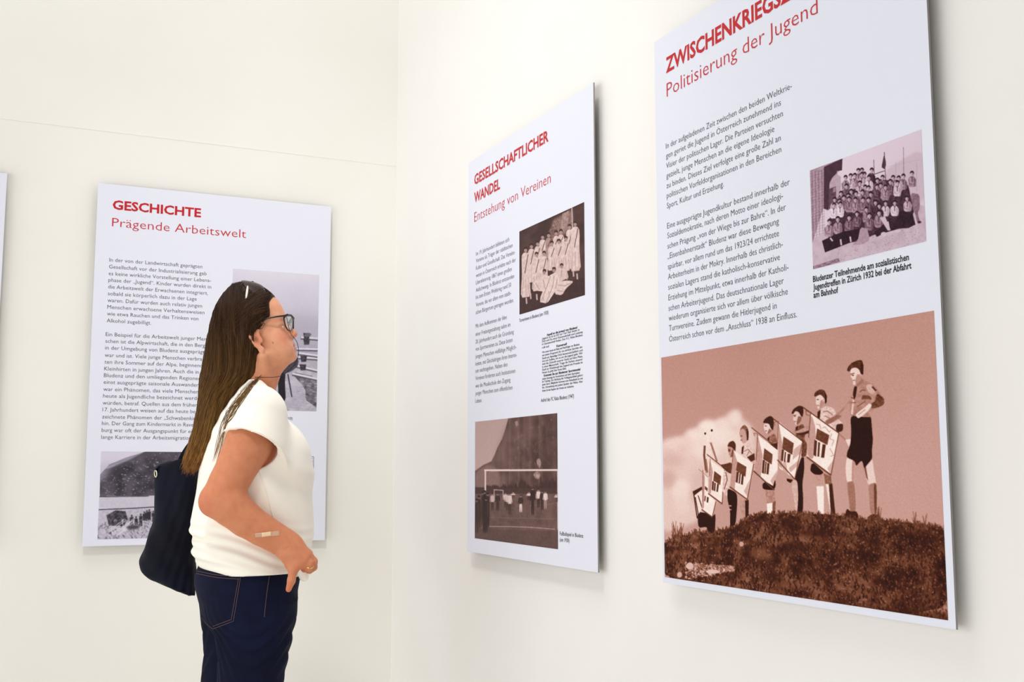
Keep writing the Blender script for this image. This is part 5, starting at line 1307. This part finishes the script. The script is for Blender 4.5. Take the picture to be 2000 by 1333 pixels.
for s_ in (-1, 1):
    for i in range(520):      # from under the sunglasses down behind the ear
        x0 = rs.uniform(-.06, .020); zt = cap_c[2] + cap_r[2] * math.sqrt(max(0, 1 - ((x0 - cap_c[0]) / cap_r[0]) ** 2)); z0 = cap_c[2] + (zt - cap_c[2]) * rs.uniform(.55, .995)
        x1 = -.055 + (x0 + .035) * .5 + rs.uniform(-.006, .004); z1 = rs.uniform(-.03, .02); g = rs.uniform(-.0006, .0022); pts = []
        for k in range(14):
            t = k / 13; pts.append(cap_pt(x0 + (x1 - x0) * t ** .6, z0 + (z1 - z0) * t, s_, g))
        strand(on_hair(pts, g), rs.uniform(.0005, .0011), .0006, rs.uniform(-.3, .45))
# loose hairs over the shoulder
onsh = drape(sv, sq, .0014)
for pp in ([(506, 738), (480, 772), (452, 800), (440, 840), (432, 880), (424, 905)], [(502, 742), (470, 785), (448, 805), (444, 812)], [(500, 742), (478, 768), (455, 812), (436, 835), (430, 870)], [(497, 745), (470, 780), (444, 830), (430, 868), (418, 905)], [(510, 735), (492, 755), (470, 776), (450, 798)], [(504, 738), (486, 764), (460, 800), (441, 822)], [(495, 742), (466, 774), (440, 815), (428, 850), (420, 890)]):
    for r in range(5):
        j = rs.normal(0, 2.2, 2); pts = [np.array(onsh(p_[0] + j[0] * (.4 + k / 20), p_[1] + j[1]) or L(p_[0] + j[0] * .5, p_[1] + j[1], -.07)) for k, p_ in enumerate(spline(pp, 5))]
        strand(pts, .0006, .0004, rs.uniform(0, .8))
hair = mesh_np('hair', np.concatenate(HV), np.concatenate(HQ), m_hair, person, True, np.concatenate(HC)); hair['label'] = 'long straight brown hair'

# ---- plaster taped on the forearm, ring
onb = drape(bv, bq, .0008)
def patch(name, quad, m, parent, nu=10, nv=5, hit=onb):
    (ax, ay), (bx, by), (cx, cy), (dx, dy) = quad; V, F_ = [], []
    for i in range(nu + 1):
        for j in range(nv + 1):
            u, v = i / nu, j / nv
            p = hit((ax * (1 - u) + bx * u) * (1 - v) + (dx * (1 - u) + cx * u) * v, (ay * (1 - u) + by * u) * (1 - v) + (dy * (1 - u) + cy * u) * v)
            V.append(p)
    for i in range(nu):
        for j in range(nv):
            k = i * (nv + 1) + j; q = (k, k + 1, k + nv + 2, k + nv + 1)
            if all(V[t] is not None for t in q): F_.append(q)
    V = [tuple(p) if p is not None else (0, 0, 1) for p in V]
    o = mesh_from(name, V, F_, m, parent, True)
    md = o.modifiers.new('thickness', 'SOLIDIFY'); md.thickness = .0006; md.offset = 1
    return o
m_tape = mat('plaster_film', srgb(236, 196, 166), 0.25, 0.6, Alpha=0.55); m_pad = mat('plaster_pad', srgb(238, 208, 170), 0.8, 0.2)
plaster = patch('plaster', [(498, 1042), (546, 1038), (546, 1047), (499, 1050)], m_tape, person); plaster['label'] = 'clear film plaster with beige pad'
onp = drape(bv, bq, .0018)
patch('plaster_pad', [(511, 1041), (529, 1039), (530, 1047), (512, 1049)], m_pad, plaster, 6, 4, onp)
def torus(name, c, ax, R_, r_, m, parent, seg=28):
    ax = Vector(ax).normalized(); u = ax.orthogonal().normalized(); v = ax.cross(u)
    return tubes(name, [([Vector(c) + (u * math.cos(a) + v * math.sin(a)) * R_ for a in [2 * math.pi * i / seg for i in range(seg)]], r_, True)], m, parent, 8)
m_gold = mat('gold', srgb(240, 205, 130), 0.25, 0.5, Metallic=1.0)
fa, fb = fing[0][1][0], fing[0][2][0]
torus('finger_ring', fa * .45 + fb * .55, fb - fa, .0098, .0013, m_gold, person)

# ---- eyeglasses with a cord
m_frame = mat('frame_dark_brown', srgb(30, 22, 20), 0.3, 0.5); m_lens = mat('lens_clear', srgb(225, 236, 232), 0.05, 0.5, Alpha=0.22)
m_cord = mat('cord_black', srgb(22, 22, 30), 0.6, 0.3)
gl = thing('eyeglasses', HP(.105, 0, .01), 'dark rimmed eyeglasses with black cord on the woman\'s nose', 'eyeglasses')
hg = HI(L(557.5, 616.5, -.058)); lc = HI(L(571, 631, -.010))
def lens_outline(s_, n=36, k=1.0):
    out = []
    for i in range(n):
        a = 2 * math.pi * i / n; ca, sa = math.cos(a), math.sin(a); e = 2 / 3.2
        y = .0255 * np.sign(ca) * abs(ca) ** e * k; z_ = .0225 * np.sign(sa) * abs(sa) ** e * k
        if z_ < 0: y *= 1 - .30 * (-z_ / .0225) ** 2
        q = (y * s_ + .0255) / .051                       # 0 at the nose, 1 at the temple
        out.append(HP(lc[0] + .40 * z_ - (.0182 + .234 * z_) * q ** 1.2, s_ * (.0075 + .051 * q), lc[2] + z_ - .12 * z_))
    return out
for s_ in (-1, 1):
    o_ = lens_outline(s_)
    under(tubes('rim', [(o_, [.0019 + (.0012 if i in range(4, 15) else 0) for i in range(36)], True)], m_frame, gl, 8), gl)
    li = lens_outline(s_, 36, .97); V = [tuple(p) for p in li] + [tuple(p + MH[:, 0] * .0014) for p in li]
    under(mesh_from('lens', V, [tuple(range(35, -1, -1)), tuple(range(36, 72))] + [(i, (i + 1) % 36, 36 + (i + 1) % 36, 36 + i) for i in range(36)], m_lens, gl), gl)
    hinge = HP(hg[0], s_ * .0610, hg[2])
    te = HI(L(522, 621.5, -.074))
    tb = under(tubes('temple', [([hinge, HP((hg[0] + te[0]) / 2, s_ * .0675, (hg[2] + te[2]) / 2 + .0005), HP(te[0], s_ * .0715, te[2]), HP(.012, s_ * .0735, .038), HP(-.014, s_ * .0755, .028), HP(-.030, s_ * .0755, .006)], [.0024, .0022, .0019, .0018, .0018, .0016], False)], m_frame, gl, 8), gl)
    under(tubes('end_piece', [([HP(lc[0] - .0085, s_ * .0560, hg[2] + .0005), HP(hg[0] + .006, s_ * .0605, hg[2] + .0005), hinge], .0026, False)], m_frame, gl, 8), gl)
under(tubes('bridge', [(spline([HP(lc[0] + .002, -.0085, lc[2] + .006), HP(lc[0] + .0045, 0, lc[2] + .0095), HP(lc[0] + .002, .0085, lc[2] + .006)], 6), .0017, False)], m_frame, gl, 8), gl)
cpts = [L(558, 617, -.062), L(561, 624, -.066), L(564, 640, -.068)] + [L(x, y, d_) for x, y, d_ in [(568, 652, -.070), (575, 661, -.078), (580, 669, -.085), (583, 683, -.088), (582, 697, -.088), (577, 710, -.086), (567, 722, -.084), (554, 732, -.082), (541, 736.5, -.078), (526, 737.5, -.074), (512, 737.5, -.068), (495, 737, -.05), (478, 735, .0)]]
under(tubes('cord', [(spline(cpts, 5), .0008, False)], m_cord, gl, 6), gl)

# ---- sunglasses pushed up on the hair
m_sun = mat('sunglass_lens_brown', srgb(44, 26, 26), 0.3, 0.2); m_glint = mat('glint_pale', srgb(236, 226, 206), 0.2, 0.6); m_plum = mat('temple_plum', srgb(96, 62, 74), 0.25, 0.5)  # the pale colour stands for a highlight on the temple
sg = thing('sunglasses', L(484, 560, -.02), 'dark sunglasses pushed up on the woman\'s hair', 'sunglasses')
def cap_z(lx, y, up=0.0): return cap_c[2] + (cap_r[2] + up) * math.sqrt(max(.02, 1 - ((lx - cap_c[0]) / (cap_r[0] + up)) ** 2 - (y / (cap_r[1] + up)) ** 2))
for s_ in (-1, 1):
    V, n1, n2 = [], 10, 8
    for t_ in (0, 1):
        for i in range(n1 + 1):
            for j in range(n2 + 1):
                u, v = i / n1, j / n2; y = .006 + .054 * u
                wv = math.sin(math.pi * min(max((u * .94 + .03), 0), 1)) ** .35
                c = .5 + (v - .5) * wv
                lx = .012 + .058 * c
                V.append(HP(lx, s_ * y, cap_z(lx, y) + .0035 + .006 * (1 - c) ** 3 - t_ * .0026))
    m_ = (n1 + 1) * (n2 + 1); F_ = []
    for i in range(n1):
        for j in range(n2):
            k = i * (n2 + 1) + j; q = (k, k + 1, k + n2 + 2, k + n2 + 1); F_ += [q, tuple(m_ + t for t in q[::-1])]
    bd = [i * (n2 + 1) for i in range(n1 + 1)] + [n1 * (n2 + 1) + j for j in range(1, n2 + 1)] + [i * (n2 + 1) + n2 for i in range(n1 - 1, -1, -1)] + [j for j in range(n2 - 1, 0, -1)]
    F_ += [(bd[i], bd[(i + 1) % len(bd)], m_ + bd[(i + 1) % len(bd)], m_ + bd[i]) for i in range(len(bd))]
    under(mesh_from('lens', V, F_, m_sun, sg, True), sg)
    tp = []
    for qx, qy in ((484, 561), (482.5, 574), (480, 590), (481, 606), (486, 625), (490, 640)):
        q = HI(L(qx, qy, -.06)); yy_ = cap_r[1] * math.sqrt(max(.0, 1 - ((q[0] - cap_c[0]) / cap_r[0]) ** 2 - ((q[2] - cap_c[2]) / cap_r[2]) ** 2))
        yy_ = max(yy_, .035); q = HI(L(qx, qy, -yy_ * .92)); tp.append(HP(q[0], s_ * (yy_ + .0025 - .004 * (qy > 595)), q[2]))
    tm = under(tubes('temple', [(spline(tp, 5), .0026, False)], m_plum, sg, 8), sg)
    off = HP(.0022, s_ * .0018, .0006) - HP(0, 0, 0)
    tubes('temple_glint', [([p + off for p in spline(tp[:3], 5)], [.0014 + .0018 * math.sin(math.pi * i / 10) for i in range(11)], False)], m_glint, tm, 8)  # highlight along the temple, modelled as a pale strip
under(tubes('bridge', [([HP(.040, -.009, cap_z(.04, 0) + .003), HP(.042, 0, cap_z(.042, 0) + .005), HP(.040, .009, cap_z(.04, 0) + .003)], .002, False)], m_sun, sg, 8), sg)

# ---- shoulder bag
bag_rows = [(900, 334, 382, .046), (908, 312, 386, .052), (918, 304, 388, .056), (945, 303, 389, .062), (980, 302, 386, .068), (1005, 301, 382, .070), (1030, 297, 380, .072), (1055, 289, 379, .074), (1078, 280, 379, .076), (1098, 275, 379, .076), (1114, 279, 380, .074), (1127, 289, 382, .072), (1140, 312, 384, .070), (1152, 340, 386, .066), (1163, 366, 388, .06)]
bdy = .150
F = Field(L(260, 1180, bdy) + np.array([0, -.13, -.02]), L(400, 880, bdy) + np.array([.06, .13, .03]), .003)
F.add(P_stack(rows([r[:4] + (bdy,) for r in bag_rows]), PHI, 2.6), .01)
X, Y, Z = F.grid()
F.f += (np.sin((X * .9 + Z * .35) * 2 * np.pi / .06 + 2 * np.sin(Z * 14)) * .0022 + np.sin((X - Z * .4 + Y) * 2 * np.pi / .035) * .0008).astype(np.float32)
gv, gq = F.mesh(); gv = smooth_mesh(gv, gq, 2, .5); del F
m_bag = mat('bag_navy_canvas', srgb(13, 17, 38), 0.8, 0.2); vary(m_bag, srgb(7, 9, 21), srgb(12, 15, 33), 8, 4); bump_noise(m_bag, 1100, .25, .0005, 2)
bg = thing('shoulder_bag', L(330, 1150, bdy), 'navy blue soft shoulder bag hanging behind the woman\'s back', 'bag')
under(mesh_np('bag_body', gv, gq, m_bag, bg, True), bg)
sp = [L(345, 915, bdy), L(362, 880, bdy + .01), L(392, 842, bdy + .02), L(432, 800, bdy + .015), L(466, 772, bdy + .01), L(488, 764, bdy + .02), L(520, 790, bdy + .02)]
def strap(name, pts, wid, th_, m, parent):
    P = spline(pts, 6); V, F_ = [], []
    for i, p in enumerate(P):
        t = P[min(i + 1, len(P) - 1)] - P[max(i - 1, 0)]; t /= np.linalg.norm(t); a = np.array([0, 1, 0]) - t * t[1]; a /= np.linalg.norm(a); b = np.cross(t, a)
        V += [p + a * wid / 2 + b * th_ / 2, p - a * wid / 2 + b * th_ / 2, p - a * wid / 2 - b * th_ / 2, p + a * wid / 2 - b * th_ / 2]
        if i: k = (i - 1) * 4; F_ += [(k + j, k + (j + 1) % 4, k + 4 + (j + 1) % 4, k + 4 + j) for j in range(4)]
    F_ += [(3, 2, 1, 0), tuple(len(V) - 4 + j for j in range(4))]
    return mesh_from(name, V, F_, m, parent, False)
tsh = BVHTree.FromPolygons([tuple(p) for p in sv], [tuple(r) for r in sq])
def over(p):     # lay the strap on the blouse
    h = max([tsh.ray_cast(Vector((p[0] + a, p[1] + b, 1.7)), Vector((0, 0, -1)))[0] or Vector((0, 0, -9)) for a in (-.012, 0, .012) for b in (-.022, 0, .022)], key=lambda q: q.z)
    return np.array((p[0], p[1], max(p[2], h.z + .005)))
sp = [q if i < 5 else over(q) for i, q in enumerate(spline(sp, 4))]
under(strap('shoulder_strap', sp, .03, .004, m_bag, bg), bg)
gr = L(304, 926, bdy - .055)
under(torus('ring', gr, (.8, .6, .1), .0088, .0015, mat('ring_pale_metal', srgb(240, 232, 205), .35, .5, Metallic=.6), bg), bg)
under(strap('ring_tab', [gr + np.array([.004, 0, .004]), L(306, 918, bdy - .05), L(312, 912, bdy - .045)], .012, .003, m_bag, bg), bg)
